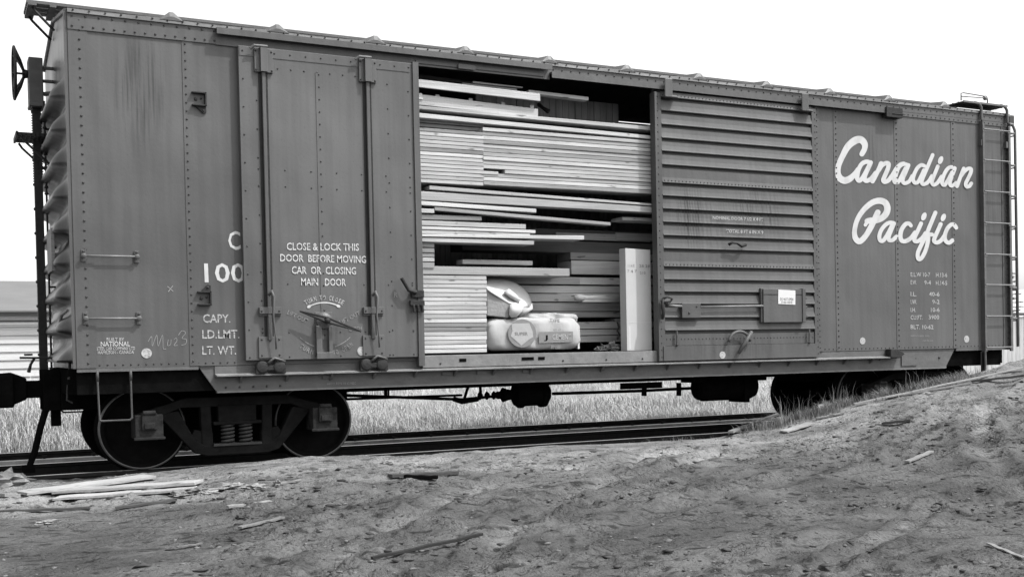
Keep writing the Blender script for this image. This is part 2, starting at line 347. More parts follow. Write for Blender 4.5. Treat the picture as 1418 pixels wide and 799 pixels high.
def dirt_extra(N, L, tc, val):
    a = noise(N, L, tc, (1.1, 1.6, 1), .4, .62, 1.15, .66, 9)
    b = noise(N, L, tc, (6, 11, 9), .54, .66, 1.06, .38, 10, (4, 2, 0))
    c = noise(N, L, tc, (30, 36, 36), .5, .72, 1.06, .68, 4)
    d = noise(N, L, tc, (4, 5, 4), .62, .72, 1.0, 1.25, 6, (9, 1, 0))
    for f in (a, b, c, d): val = math_node(N, L, 'MULTIPLY', val, f)
    pk = N.new('ShaderNodeAttribute'); pk.attribute_name = 'packed'; pm = math_node(N, L, 'MULTIPLY', pk.outputs['Fac'], .55); pm = math_node(N, L, 'ADD', pm, 1.0); val = math_node(N, L, 'MULTIPLY', val, pm)
    sx_ = N.new('ShaderNodeSeparateXYZ'); L.new(tc.outputs['Object'], sx_.inputs[0])
    # loose dry sand heaped along the track is paler than the trodden yard; the shade under the car is painted as darker ground
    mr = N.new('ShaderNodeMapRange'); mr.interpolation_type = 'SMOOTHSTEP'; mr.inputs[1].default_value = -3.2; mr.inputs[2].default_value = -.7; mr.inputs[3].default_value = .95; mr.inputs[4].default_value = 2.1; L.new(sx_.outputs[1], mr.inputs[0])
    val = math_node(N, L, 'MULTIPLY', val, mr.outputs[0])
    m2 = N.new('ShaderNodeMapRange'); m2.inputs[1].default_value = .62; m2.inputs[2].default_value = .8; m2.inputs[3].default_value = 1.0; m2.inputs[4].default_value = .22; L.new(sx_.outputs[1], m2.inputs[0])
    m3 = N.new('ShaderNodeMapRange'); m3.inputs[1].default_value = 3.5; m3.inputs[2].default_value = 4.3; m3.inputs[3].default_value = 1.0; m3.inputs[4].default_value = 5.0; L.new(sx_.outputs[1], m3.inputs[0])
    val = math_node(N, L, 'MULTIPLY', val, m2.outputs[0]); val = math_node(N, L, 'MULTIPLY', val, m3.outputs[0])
    return val
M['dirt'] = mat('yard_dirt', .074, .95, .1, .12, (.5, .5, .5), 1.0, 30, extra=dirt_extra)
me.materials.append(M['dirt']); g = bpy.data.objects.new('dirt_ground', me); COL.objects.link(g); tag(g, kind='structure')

# ------------------------------------------------------------------ tracks
def rail_mesh(Y, x0, x1, ztop=0.0, name='rail', parent=None):
    mb = MB(); k = 1
    prof = [(-.065, -.150), (.065, -.150), (.065, -.140), (.012, -.122), (.010, -.045), (.034, -.034), (.034, -.008), (.028, -.001), (-.028, -.001), (-.034, -.008), (-.034, -.034), (-.010, -.045), (-.012, -.122), (-.065, -.140)]
    mb.prism_yz([(Y+a, ztop+b) for a, b in prof], x0, x1)
    o = mb.build(name, M['rail'], parent)
    t = MB(); t.box(x0, x1, Y-.027, Y+.027, ztop-.001, ztop+.001); t.build('worn_head', M['railtop'], o)
    return o
YC = 1.42
tr = thing('railway_track', (5, YC, -.15), 'railway track under the boxcar, near rail half buried in dirt', 'railway track')
rail_mesh(YC-.755, -30, 60, 0, 'rail', tr); rail_mesh(YC+.755, -30, 60, 0, 'rail', tr)
x = -6.0; n = 0
while x < 24 and n < 60:
    mb = MB(); a = random.uniform(-.02, .02); zt = -.152+random.uniform(-.004, .002)
    mb.box(x+a, x+a+.22, YC-1.3+random.uniform(-.05, .05), YC+1.3+random.uniform(-.05, .05), zt-.15, zt); mb.build('crosstie', M['tie'], tr, bevel=.01); x += .53; n += 1
t2 = thing('railway_track', (5, 4.2, -.2), 'second track behind the boxcar, its one clear rail spiked down before the grass', 'railway track')
rail_mesh(4.30, -30, 60, -.01, 'rail', t2)
x = -6.3; n = 0
while x < 24 and n < 60:
    mb = MB(); mb.box(x, x+.22, 3.98, 6.3, -.32, -.168+random.uniform(-.004, 0)); mb.build('crosstie', M['tie'], t2, bevel=.01)
    sp = MB(); sp.box(x+.09, x+.115, 4.20, 4.225, -.17, -.075); sp.box(x+.075, x+.13, 4.17, 4.235, -.078, -.055); sp.build('spike', M['rail'], t2); x += .56; n += 1
zs_ = float(S(470, 612.5, 4.12)[2]); bs = MB(); bs.box(-30, 60, 4.08, 4.262, -.2, zs_); bs.build('gravel_shoulder', mat('pale_ballast_edge', .30, .9, .1, .35, (5, 20, 5), .3, 30), t2)

# ------------------------------------------------------------------ boxcar
L_ = 12.47; W_ = 2.84; ZB, ZF, ZE = 1.055, 4.298, 4.49
car = thing('boxcar', (6.2, YC, 0), 'long dark railway boxcar with an open side door showing stacked lumber', 'boxcar')
XO0, XO1 = 3.42, 6.42    # open part
XD1 = 8.86
# near side sheets
mb = MB()
mb.box(0, XO0-.04, 0, .05, ZB, ZF); mb.box(XO0-.04, XO0, .0, .07, 1.12, ZF)
mb.box(XO1, L_, 0, .05, ZB, ZF)
side = mb.build('side_panel', M['paint'], car)
# seams, straps and rivets
mb = MB()
def strap(x0, x1, z0, z1, t=.006, y=0.0): mb.box(x0, x1, y-t, y, z0, z1)
strap(.0, .17, ZB+.003, ZF-.003, .008)
mb.rrow((.10, ZB+.05), (.10, 4.47), .091, .012, -.008)
strap(1.02, 1.12, ZB+.003, ZF-.003); mb.rrow((1.05, ZB+.05), (1.05, ZF-.04), .083, .0105, -.006)
for X, dbl in ((9.233, 0), (10.291, 0), (11.349, 0)):
    strap(X-.04, X+.04, ZB+.003, ZF-.003, .005); mb.rrow((X+.0, ZB+.05), (X+.0, ZF-.04), .075, .0115, -.005)
strap(8.875, 8.96, ZB+.003, ZF-.003, .012); mb.rrow((8.91, ZB+.05), (8.91, ZF-.04), .075, .009, -.012)
strap(12.30, L_, ZB+.003, ZF-.003, .008); mb.rrow((12.39, ZB+.05), (12.39, 4.40), .085, .011, -.008)
mb.rrow((.2, ZB+.03), (1.45, ZB+.03), .07, .0095, 0); mb.rrow((9.0, ZB+.03), (12.28, ZB+.03), .07, .0095, 0)
mb.box(3.36, XO0+.005, -.095, .0, 1.0, 4.30)
# fascia
mb.box(.0, 1.36, -.016, 0, ZF-.012, ZE-.05); mb.rrow((.04, ZF+.02), (1.33, ZF+.02), .095, .0115, -.016); mb.rrow((.04, ZE-.075), (1.33, ZE-.075), .12, .0115, -.016)
mb.box(5.02, L_, -.016, 0.0, ZF+.05, ZE-.05); mb.rrow((5.08, ZE-.09), (12.3, ZE-.09), .115, .011, -.016)
mb.box(10.2, L_, -.013, -.0005, ZF-.012, ZF+.052); mb.rrow((10.25, ZF+.015), (12.3, ZF+.015), .085, .0105, -.013)
mb.build('riveted_straps', M['paint'], side)
# eave flange
mb = MB()
ns = 90; 
def eave_poly(): pass
for i in range(ns):
    a = L_*i/ns; b = L_*(i+1)/ns
    za = ZE+.008*math.sin(a*2*math.pi/1.026+3)-.012; zb_ = ZE+.008*math.sin(b*2*math.pi/1.026+3)-.012
    mb.hexa([(a, -.035, ZE-.05), (b, -.035, ZE-.05), (b, .12, ZE-.05), (a, .12, ZE-.05), (a, -.025, za), (b, -.025, zb_), (b, .12, zb_+.02), (a, .12, za+.02)])
mb.rrow((.05, ZE-.022), (12.4, ZE-.022), .14, .010, -.035)
mb.build('eave_flange', M['paint'], car)
# roof sheets with cross ribs
mb = MB(); ZR = 4.70
mb.hexa([(0.01, .05, ZE-.04), (L_-.01, .05, ZE-.04), (L_-.01, YC, ZR-.06), (.01, YC, ZR-.06), (.01, .05, ZE+.01), (L_-.01, .05, ZE+.01), (L_-.01, YC, ZR), (.01, YC, ZR)])
mb.hexa([(0.01, YC, ZR-.06), (L_-.01, YC, ZR-.06), (L_-.01, W_-.05, ZE-.04), (.01, W_-.05, ZE-.04), (.01, YC, ZR), (L_-.01, YC, ZR), (L_-.01, W_-.05, ZE+.01), (.01, W_-.05, ZE+.01)])
for k in range(1, 12):
    X = 0.93+(k-1)*1.026
    for s in (1, -1):
        y0 = 0 if s == 1 else W_
        p = lambda yy, w, h: [(X-w, y0+s*yy, h), (X+w, y0+s*yy, h)]
        prof = [(-.022, ZE+.0, .085, .0), (.02, ZE+.035, .075, .03), (.07, ZE+.052, .055, .04), (1.40, ZR+.0, .05, .04)]
        # tapered triangular rib
        pts = [(-.034, ZE-.02, .11, .036), (-.01, ZE-.012, .11, .078), (.08, ZE+.005, .09, .070), (1.42, ZR-.003, .06, .04)]
        for a, b in zip(pts, pts[1:]):
            A = [(X-a[2], y0+s*a[0], a[1]), (X-.018, y0+s*a[0], a[1]+a[3]), (X+.018, y0+s*a[0], a[1]+a[3]), (X+a[2], y0+s*a[0], a[1])]
            B = [(X-b[2], y0+s*b[0], b[1]), (X-.018, y0+s*b[0], b[1]+b[3]), (X+.018, y0+s*b[0], b[1]+b[3]), (X+b[2], y0+s*b[0], b[1])]
            va = [mb.bm.verts.new(c) for c in A]; vb = [mb.bm.verts.new(c) for c in B]
            for i in range(3): mb.bm.faces.new((va[i], va[i+1], vb[i+1], vb[i]))
            if a is pts[0]: mb.bm.faces.new(va)
mb.build('roof', M['paint'], car)
# far side, inner lining, floor, ceiling
mb = MB(); mb.box(.02, L_, W_-.05, W_, ZB, ZE-.05); mb.build('side_panel', M['paint'], car)
mb = MB()
mb.box(.05, L_-.05, W_-.12, W_-.055, 1.12, ZE-.10)
for i in range(60):
    xx = 3.0+i*.075; mb.box(xx+.002, xx+.071, W_-.135, W_-.12, 1.12, 4.3)
mb.box(3.39, 3.3951, .2, W_-.14, 1.12, 1.1201)
mb.build('inside_lining', M['inside'], car)
mb = MB(); mb.box(.05, L_-.05, .055, W_-.06, 1.03, 1.115); mb.build('floor', M['tie'], car)
# door sill plate with slots
mb = MB(); a = S(581, 492, -.01); b = S(905, 488, -.01)
mb.box(XO0, XO1+.02, -.03, .055, .975, 1.112); o = mb.build('door_sill', M['dust'], car, bevel=.006)
mb = MB()
for px in (641, 731, 750):
    p = S(px, 498, -.034)
    w_ = .075 if px == 731 else .04
    mb.box(p[0]-w_, p[0]+w_, -.036, -.0305, 1.035, 1.07)
for px in (610, 780, 840, 890): p = S(px, 500, -.034); mb.rivet((p[0], -.031, 1.02), .012)
mb.build('slot', M['under'], o)
# side sill
mb = MB()
mb.prism_xz([(1.10, ZB-.002), (1.27, .793), (11.16, .775), (11.35, ZB-.002)], .02, .06)
mb.box(1.27, 11.16, -.01, .02, .785, .80)
mb.box(0.0, 1.1, .0, .03, ZB-.035, ZB-.002); mb.box(11.36, L_, .0, .03, ZB-.035, ZB-.002)
for i in range(5): mb.rivet((1.36+i*.135, .02, .83), .013)
for px in (455, 620, 668, 731): p = S(px, 525); mb.box(p[0]-.06, p[0]+.06, .0, .02, .89, .925)
for X in (9.95, 10.6, 11.05): mb.rivet((X, .02, .93), .02)
mb.prism_xz([(10.34, 1.0), (10.34, .83), (10.62, .83), (10.62, .97), (10.5, 1.0)], .005, .02)
sill = mb.build('side_sill', M['sill'], car)
mb = MB(); mb.box(1.27, 11.15, -.012, .06, .778, .79); mb.build('sill_lip', M['dust'], sill)
# door track ledge
mb = MB(); mb.hexa([(1.255, -.10, .945), (10.05, -.10, .945), (10.05, .02, .945), (1.255, .02, .945), (1.255, -.10, .957), (10.05, -.10, .957), (10.05, .02, .975), (1.255, .02, .975)])
trk = mb.build('door_track', M['dust'], car)
mb = MB(); mb.box(1.255, 10.05, .005, .021, .93, 1.05)
for i in range(19): X = 1.5+i*.46; mb.prism_yz([(-.08, .943), (.019, .943), (.019, .87)], X-.01, X+.01)
mb.build('track_bracket', M['sill'], trk)
mb = MB(); p = S(1237, 490); mb.prism_xz([(p[0]-.14, p[2]+.07), (p[0]-.14, p[2]-.05), (p[0]+.02, p[2]-.06), (p[0]+.12, p[2]-.0), (p[0]+.0, p[2]+.07)], -.11, .0); mb.build('track_stop', M['iron'], trk, bevel=.01)
# header channel over the side door, retainer over the main door
mb = MB()
mb.box(1.34, 5.03, -.10, -.0, 4.425, 4.437); mb.box(1.34, 5.03, -.10, -.088, 4.375, 4.425); mb.box(1.34, 5.03, -.02, 0, 4.28, 4.42)
mb.box(5.03, 10.15, -.085, -.017, ZF+.05, ZF+.062); mb.box(5.03, 10.15, -.085, -.075, ZF-.008, ZF+.05)
mb.box(3.42, 4.95, -.035, -.02, 4.305, 4.335)
mb.box(3.9, 4.1, -.06, -.035, 4.29, 4.34)
mb.build('door_header', M['paint'], car)
mb = MB(); p = S(1232, 148); mb.box(p[0]-.15, p[0]+.14, -.11, -.014, 4.235, 4.37); mb.box(p[0]-.05, p[0]+.18, -.12, -.112, 4.28, 4.29)
mb.build('header_bracket', M['iron'], car, bevel=.01)
# ---- auxiliary door (closed, left of the opening)
AX0, AX1, AZ0, AZ1, AY = 1.545, 3.36, 1.10, 4.285, -.075
mb = MB(); mb.box(AX0, AX1, AY, -.01, AZ0, AZ1)
X1a, X2a = float(S(370, 300, AY-.04)[0]), float(S(513.5, 300, AY-.04)[0])
aux = mb.build('side_door', M['aux_paint'], car, bevel=.004)
mb = MB()
xm = S(446, 300, AY)[0]
mb.box(xm-.035, xm+.04, AY-.005, AY, AZ0+.2, AZ1-.20); mb.rrow((xm, AZ0+.25), (xm, AZ1-.22), .13, .0095, AY-.005)
mb.box(AX0+.01, AX1-.03, AY-.006, AY, AZ1-.1, AZ1-.005)
mb.rrow((AX0+.04, AZ0+.03), (AX0+.04, AZ1-.05), .28, .0095, AY); mb.rrow((AX0+.17, AZ0+.03), (AX0+.17, AZ1-.25), .28, .0095, AY)
mb.rrow((AX1-.28, AZ0+.03), (AX1-.28, AZ1-.25), .27, .0095, AY); mb.rrow((AX1-.05, AZ0+.03), (AX1-.05, AZ1-.05), .27, .0095, AY)
mb.rrow((AX0+.04, AZ1-.05), (AX1-.04, AZ1-.05), .155, .0095, AY-.006)
mb.rrow((X1a+.15, AZ1-.2), (X2a-.12, AZ1-.2), .14, .0095, AY)
for zr in (AZ0+.03, AZ0+.28, 1.88, 3.05, 2.88): mb.rrow((AX0+.17, zr), (AX1-.05, zr), .26, .009, AY)
mb.build('rivets', M['aux_paint'], aux)
for XA in (X1a, X2a):
    mb = MB()
    mb.box(XA-.018, XA+.018, AY-.045, AY-.015, 1.30, 4.30)
    bar = mb.build('lock_bar', M['door_paint'], aux, bevel=.006)
    mb = MB(); mb.box(XA-.046, XA+.046, AY-.006, AY-.001, 1.3, 4.15); mb.build('guide_strip', M['iron'], bar)  # flat dark strip behind the bar, seen as a line either side
    mb = MB(); mb.box(XA-.085, XA+.10, AY-.03, AY-.001, 4.03, 4.27); mb.box(XA-.032, XA+.036, AY-.07, AY-.03, 4.03, 4.30)
    for dx in (-.07, .085):
        for dz in (.02, .21): mb.rivet((XA+dx, AY-.03, 4.03+dz), .011)
    mb.tube([(XA-.13, AY-.05, 4.25), (XA-.09, AY-.06, 4.285), (XA+.04, AY-.06, 4.285)], .016, 8)
    mb.build('lock_bracket', M['aux_paint'], bar, bevel=.008)
    mb = MB(); mb.box(XA-.10, XA+.12, AY-.02, AY-.001, 1.55, 1.575); mb.box(XA-.10, XA+.12, AY-.05, AY-.001, 1.572, 1.64); mb.box(XA-.02, XA+.03, AY-.012, AY-.001, 1.33, 1.56); mb.box(XA-.11, XA+.12, AY-.022, AY-.001, 1.12, 1.34)
    for dx in (-.08, .095):
        for z_ in (1.15, 1.31, 1.6): mb.rivet((XA+dx, AY-.022 if z_ < 1.5 else AY-.05, z_), .011)
    mb.build('bottom_bracket', M['aux_paint'], bar, bevel=.006)
    mb = MB()
    mb.tube([(XA-.01, AY-.07, 1.76), (XA+.015, AY-.10, 1.80), (XA+.03, AY-.11, 1.74), (XA+.025, AY-.09, 1.55), (XA+.045, AY-.08, 1.35), (XA+.05, AY-.07, 1.21)], [.015, .018, .016, .010, .009, .009], 8)
    mb.build('crank_rod', M['aux_paint'], bar, smooth=True)
    # roller truck riding on the ledge
    mb = MB(); c = XA+.0
    for dx in (-.085, .085):
        mb.lathe((c+dx, -.05, 1.03), (0, -1, 0), [(.02, .085), (.055, .08), (.062, .07), (.062, .0)], 20)
    mb.prism_xz([(c-.15, 1.03), (c-.12, 1.075), (c-.04, 1.05), (c+.04, 1.05), (c+.12, 1.075), (c+.15, 1.03), (c+.15, .962), (c+.06, .962), (c+.03, .995), (c-.03, .995), (c-.06, .962), (c-.15, .962)], -.12, -.075)
    mb.build('roller', M['iron'], aux, bevel=.006)
    mb = MB(); mb.tube([(c-.03, -.13, 1.07), (c+.03, -.14, 1.12), (c+.10, -.13, 1.10), (c+.14, -.11, 1.08)], .014, 8); mb.build('roller_arm', M['aux_paint'], aux, smooth=True)
# centre gear mechanism and long handle
h0, h1, hc = S(415, 431, -.17), S(500, 459, -.17), S(452, 444, -.15)
mb = MB(); cz = hc[2]
mb.box(hc[0]-.10, hc[0]+.08, AY-.012, AY-.001, cz-.06, cz+.09); mb.box(hc[0]-.10, hc[0]-.04, AY-.05, AY-.012, 1.13, cz-.05); mb.box(hc[0]+.03, hc[0]+.07, AY-.045, AY-.001, 1.15, cz-.05)
mb.lathe((hc[0]-.01, AY, cz), (0, -1, 0), [(.085, 0), (.085, .04), (.05, .06), (.03, .075)], 18)
mb.box(hc[0]-.10, hc[0]+.08, AY-.055, AY-.012, 1.10, 1.17)
mech = mb.build('gear_box', M['aux_paint'], aux, bevel=.006)
mb = MB()
for o_ in (-.012, .022):
    mb.tube([(h0[0], -.165, h0[2]), (hc[0], -.19, hc[2]+o_*1.4), (h1[0]-.0, -.165, h1[2])], [.007, .014, .007], 8)
mb.lathe((hc[0], -.14, hc[2]), (0, -1, 0), [(.03, 0), (.03, .06), (.015, .075)], 14)
mb.build('door_handle', M['iron'], mech, smooth=True)
# latch at the door edge
mb = MB(); a = S(556, 385, -.15); b = S(566, 402, -.15); c = S(576, 405, -.13)
mb.tube([a, b, c], [.022, .02, .03], 8)
mb.box(S(560, 0, -.1)[0], S(577, 0, -.1)[0], -.13, AY-.001, S(567, 412, -.1)[2], S(567, 402, -.1)[2])
mb.box(S(558, 0, -.1)[0], S(578, 0, -.1)[0], -.12, AY-.001, S(567, 423, -.1)[2], S(567, 416, -.1)[2])
for k in range(3): X = S(562+k*6, 0, -.1)[0]; z_ = S(567, 426, -.1)[2]; mb.tube([(X, -.12, z_+.03), (X+.01, -.12, z_-.05)], .016, 8)
mb.build('door_latch', M['iron'], aux, bevel=.005)
# ---- main corrugated door
DX0, DX1, DZ0, DZ1 = 6.425, 8.86, .985, 4.22
RZ = [4.185, 4.021, 3.852, 3.687, 3.528, 3.363, 3.144, 2.984, 2.825, 2.663, 2.501, 2.342, 2.12, 1.962, 1.812, 1.663, 1.495, 1.337]
DY = -.05
mb = MB()
xa, xb = DX0+.07, DX1-.07
prof = [(-.0, DZ1), (DY, DZ1)]
for i, z_ in enumerate(RZ):
    prof += [(DY-.006, z_+.020), (DY-.001, z_+.012), (DY+.045, z_+.005), (DY+.045, z_-.028), (DY-.0, z_-.037)] if False else []
# each sheet slopes outward going down, ends in a rolled lip, then steps back in
prof = [(0.0, DZ1), (DY, DZ1)]
for z_ in RZ:
    prof += [(DY-.004, z_+.085), (DY-.014, z_+.040), (DY-.019, z_+.024), (DY-.012, z_+.016), (DY+.036, z_+.015), (DY+.036, z_-.018), (DY+.002, z_-.024)]
prof += [(DY, 1.17), (0.0, 1.17)]
ra = [mb.bm.verts.new((xa, y, z_)) for y, z_ in prof]; rb = [mb.bm.verts.new((xb, y, z_)) for y, z_ in prof]
for i in range(len(prof)): j = (i+1) % len(prof); mb.bm.faces.new((ra[i], ra[j], rb[j], rb[i]))
mb.bm.faces.new(ra); mb.bm.faces.new(rb[::-1])
md = mb.build('main_door', M['door_paint'], car)
mb = MB()
mb.box(DX0, xa+.002, DY-.012, 0, DZ0, DZ1+.03); mb.box(xb-.002, DX1, DY-.012, 0, DZ0, DZ1+.03); mb.box(xa, xb, DY-.006, 0, DZ1-.0, DZ1+.03)
mb.box(DX0-.035, DX0-.004, -.09, .03, DZ0, DZ1+.03)
mb.rrow((DX0+.02, DZ0+.05), (DX0+.02, DZ1-.02), .085, .009, DY-.012); mb.rrow((DX1-.02, DZ0+.05), (DX1-.02, DZ1-.02), .085, .009, DY-.012)
for z_ in (3.144, 2.12, 4.185, 1.25): mb.rrow((xa+.03, z_+.045 if z_ > 1.3 else z_), (xb-.03, z_+.045 if z_ > 1.3 else z_), .052, .008, DY-.016 if z_ > 1.3 else DY)
mb.box(xa-.03, xb+.03, DY-.022, -.001, DZ0, 1.165)
for X in (6.65, 8.68): mb.tube([(X, DY-.03, 1.35), (X, DY-.035, 1.30), (X, DY-.03, 1.18)], .012, 8); mb.rivet((X, DY-.03, 1.18), .02)
mb.build('door_frame', M['door_paint'], md, bevel=.003)
for px in (924, 1113):
    mb = MB(); p = S(px, 128 if px == 924 else 153, -.1); mb.box(p[0]-.055, p[0]+.055, -.14, -.122, 4.20, 4.42); mb.box(p[0]-.055, p[0]+.13, -.14, -.06, 4.19, 4.215); mb.build('door_hanger', M['paint'], md, bevel=.01)
# door plate with placard
yP = -.115
a, b = S(1057, 400, yP), S(1113, 446, yP)
mb = MB(); mb.box(a[0], b[0], yP, -.05, b[2], a[2]); mb.box(b[0]-.02, b[0]+.03, yP-.012, -.05, b[2]+.0, a[2]+.01)
mb.box(a[0]-.025, a[0]+.005, yP+.02, -.05, b[2], a[2]+.01)
for dz in (.08, .2, .32): mb.box(b[0]+.03, b[0]+.08, yP+.02, -.05, b[2]+dz-.02, b[2]+dz+.015)
pl = mb.build('placard_board', M['door_paint'], md, bevel=.004)
mb = MB(); mb.box(a[0]+.01, b[0]-.02, yP-.004, yP-.001, b[2]+.355, b[2]+.362); mb.build('board_seam', M['iron'], pl)
a, b = S(1077, 401, yP), S(1101, 422, yP)
mb = MB(); mb.hexa([(a[0], yP-.006, b[2]+.01), (b[0], yP-.006, b[2]), (b[0], yP-.001, b[2]), (a[0], yP-.001, b[2]+.01), (a[0]+.005, yP-.006, a[2]), (b[0]+.005, yP-.006, a[2]-.01), (b[0]+.005, yP-.001, a[2]-.01), (a[0]+.005, yP-.001, a[2])])
pc = mb.build('placard', M['paper'], pl)
txt_mesh('DO NOT OPEN', M['print'], 'placard_text', pc, S(1080, 414, yP), S(1098, 414.5, yP), .035, yP-.0075)
txt_mesh('THIS SIDE', M['print'], 'placard_text', pc, S(1081, 418.5, yP), S(1097, 418.8, yP), .03, yP-.0075)
a, b = S(944, 420, -.1), S(970, 440, -.1)
mb = MB(); mb.box(a[0], b[0], -.11, -.05, b[2], a[2]); mb.rivet((a[0]+.1, -.11, b[2]+.06), .016); mb.rivet((b[0]-.06, -.11, a[2]-.04), .012); mb.build('lock_box', M['door_paint'], md, bevel=.005)
mb = MB(); mb.tube([S(970, 425, -.1), S(1057, 423.5, -.1)], .014, 8); mb.tube([S(925, 423, -.1), S(944, 424, -.1)], .016, 8); mb.build('lock_rod', M['rod'], md, smooth=True)
mb = MB(); mb.tube([S(918, 414, -.13), S(917, 424, -.13), S(919, 432, -.13), S(917, 442, -.13)], [.018, .022, .022, .018], 8); mb.tube([S(918, 414, -.13), S(924, 411, -.14), S(931, 414, -.14), S(928, 418, -.14), S(919, 419, -.14)], .014, 8)
mb.build('hasp', M['iron'], md, smooth=True)
mb = MB(); ring = [S(1024+15*math.cos(t), 475-16*math.sin(t), -.115) for t in np.linspace(.15, math.pi-.1, 12)]
mb.tube(ring, .02, 8); mb.tube([S(1041, 459, -.14), S(1032, 474, -.14), S(1023, 489, -.14)], [.022, .03, .022], 8); mb.build('lifting_lever', M['door_paint'], md, smooth=True)
mb = MB(); mb.tube([S(1009, 339, -.11), S(1014, 336, -.13), S(1021, 337, -.13), S(1027, 341, -.13), S(1033, 339, -.11)], [.02, .016, .014, .02, .02], 8); mb.build('pull_handle', M['iron'], md, smooth=True)

# ---- brackets on the near side, grab irons, step
for (px, py, fl) in ((276, 141, 1), (283, 416, -1)):
    x0, x1 = S(265, py)[0] if fl == 1 else S(273, py)[0], S(285, py)[0] if fl == 1 else S(292, py)[0]
    zc = S(px, py)[2]; mb = MB()
    mb.box(x0, x1, -.05, 0, zc+.075, zc+.09); mb.box(x0, x1, -.05, 0, zc-.05, zc-.035); mb.box(x1-.015, x1, -.05, 0, zc-.05, zc+.09)
    s_ = -1 if fl == 1 else 1
    zz = zc-.05 if fl == 1 else zc+.09
    mb.prism_xz([(x0+.03, zz), (x1, zz), (x1, zz+s_*.06), (x1-.03, zz+s_*.07)], -.02, -.001)
    mb.rivet((x0+.04, -.001, zc+.02), .018); mb.rivet((x0+.09, -.001, zc+.03), .012); mb.rivet((x1-.03, -.021, zz+s_*.04), .013)
    mb.build('door_stop', M['iron'], car, bevel=.003)
for (px0, px1, py) in ((116, 190, 354), (119, 193, 441)):
    a, b = S(px0, py, -.05), S(px1, py-.3, -.05); mb = MB(); z_ = a[2]
    mb.tube([(a[0], -.05, z_), (b[0], -.05, z_)], .0095, 8)
    mb.tube([(a[0], -.05, z_), (a[0], -.0, z_)], .013, 8); mb.tube([(b[0], -.05, z_), (b[0], -.0, z_)], .013, 8)
    gi = mb.build('grab_iron', M['rod'], car, smooth=True)
    for X in (a[0], b[0]): mb = MB(); mb.box(X-.022, X+.022, -.02, -.001, z_-.06, z_+.06); mb.rivet((X, -.02, z_+.04), .014); mb.lathe((X, -.045, z_), (0, -1, 0), [(.026, 0), (.026, .012), (.01, .018)], 10); mb.build('grab_foot', M['paint'], gi, bevel=.004)
a, b = S(137, 583, -.01), S(183, 582.5, -.01)
mb = MB(); mb.tube([(a[0], .01, 1.02), (a[0], .01, .9), (a[0]+.005, -.02, a[2]+.01), (a[0]+.02, -.02, a[2]), (b[0]-.02, -.02, a[2]), (b[0], -.02, a[2]+.02), (b[0], .01, .9), (b[0], .01, 1.02)], .010, 8)
mb.tube([(a[0], .01, 1.03), (a[0], .01, .93)], .014, 8); mb.tube([(b[0], .01, 1.03), (b[0], .01, .93)], .014, 8)
mb.build('step_stirrup', M['stirrup'], car, smooth=True)
# side ladder at the far end
mb = MB()
x0, x1 = 11.875, 12.40
mb.box(x0-.012, x0+.03, -.07, -.062, 1.0, 4.29); mb.box(x0-.012, x0-.004, -.07, -.0, .62, 4.33); mb.box(x1-.012, x1+.03, -.07, -.062, 1.0, 4.29); mb.box(x1+.022, x1+.03, -.07, 0, 1.0, 4.33)
mb.box(x0-.03, x0+.05, -.06, 0, 3.97, 4.06); mb.box(x1-.05, x1+.02, -.06, 0, 3.97, 4.06)
mb.box(x0-.012, x0+.04, -.04, .03, .6, 1.0)
lad = mb.build('ladder', M['sill'], car, bevel=.003)
for z_ in (4.21, 3.768, 3.315, 2.862, 2.408, 1.965, 1.511, 1.057):
    mb = MB(); mb.tube([(x0+.01, -.075, z_), (x1+.01, -.075, z_)], .0105, 8)
    mb.box(x0-.01, x0+.05, -.075, -.055, z_-.03, z_-.008); mb.box(x1-.03, x1+.02, -.075, -.055, z_-.03, z_-.008)
    mb.build('rung', M['rod'], lad)
# end ladder stile and roof grab
mb = MB(); X = 12.56
mb.tube([(12.44, -.02, 4.33), (12.52, -.02, 4.33), (12.57, -.02, 4.24), (12.575, -.02, 1.06)], .022, 8)
for z_ in (4.17, 3.7, 3.25, 2.8, 2.35, 1.9, 1.45): mb.tube([(12.575, -.02, z_), (12.575, .5, z_)], .011, 8); mb.tube([(12.45, .0, z_+.03), (12.575, -.02, z_+.03)], .018, 8)
mb.tube([(12.6, .5, 1.06), (12.575, .5, 4.3)], .02, 8)
mb.build('end_ladder', M['rod'], car, smooth=True)
mb = MB(); mb.box(11.50, 12.38, -.06, .30, 4.572, 4.582)
for i in range(4): mb.box(11.50, 12.38, -.065+i*.11, -.055+i*.11, 4.566, 4.592)
for X in (11.82, 12.34): mb.tube([(X-.07, -.03, 4.59), (X, -.05, 4.57), (X+.04, -.05, 4.52), (X+.05, -.045, 4.35)], .022, 8); mb.rivet((X+.05, -.05, 4.34), .02)
pf = mb.build('corner_platform', M['sill'], car)
mb = MB(); mb.tube([(11.52, .0, 4.60), (11.52, .0, 4.70), (11.56, .0, 4.715), (12.0, .0, 4.70), (12.04, .0, 4.67), (12.04, .0, 4.60)], .0095, 8); mb.tube([(11.52, .0, 4.66), (11.97, .0, 4.675)], .008, 8); mb.lathe((12.0, .02, 4.68), (0, -1, 0), [(.035, 0), (.035, .03)], 10)
mb.build('roof_grab_iron', M['rod'], pf, smooth=True)

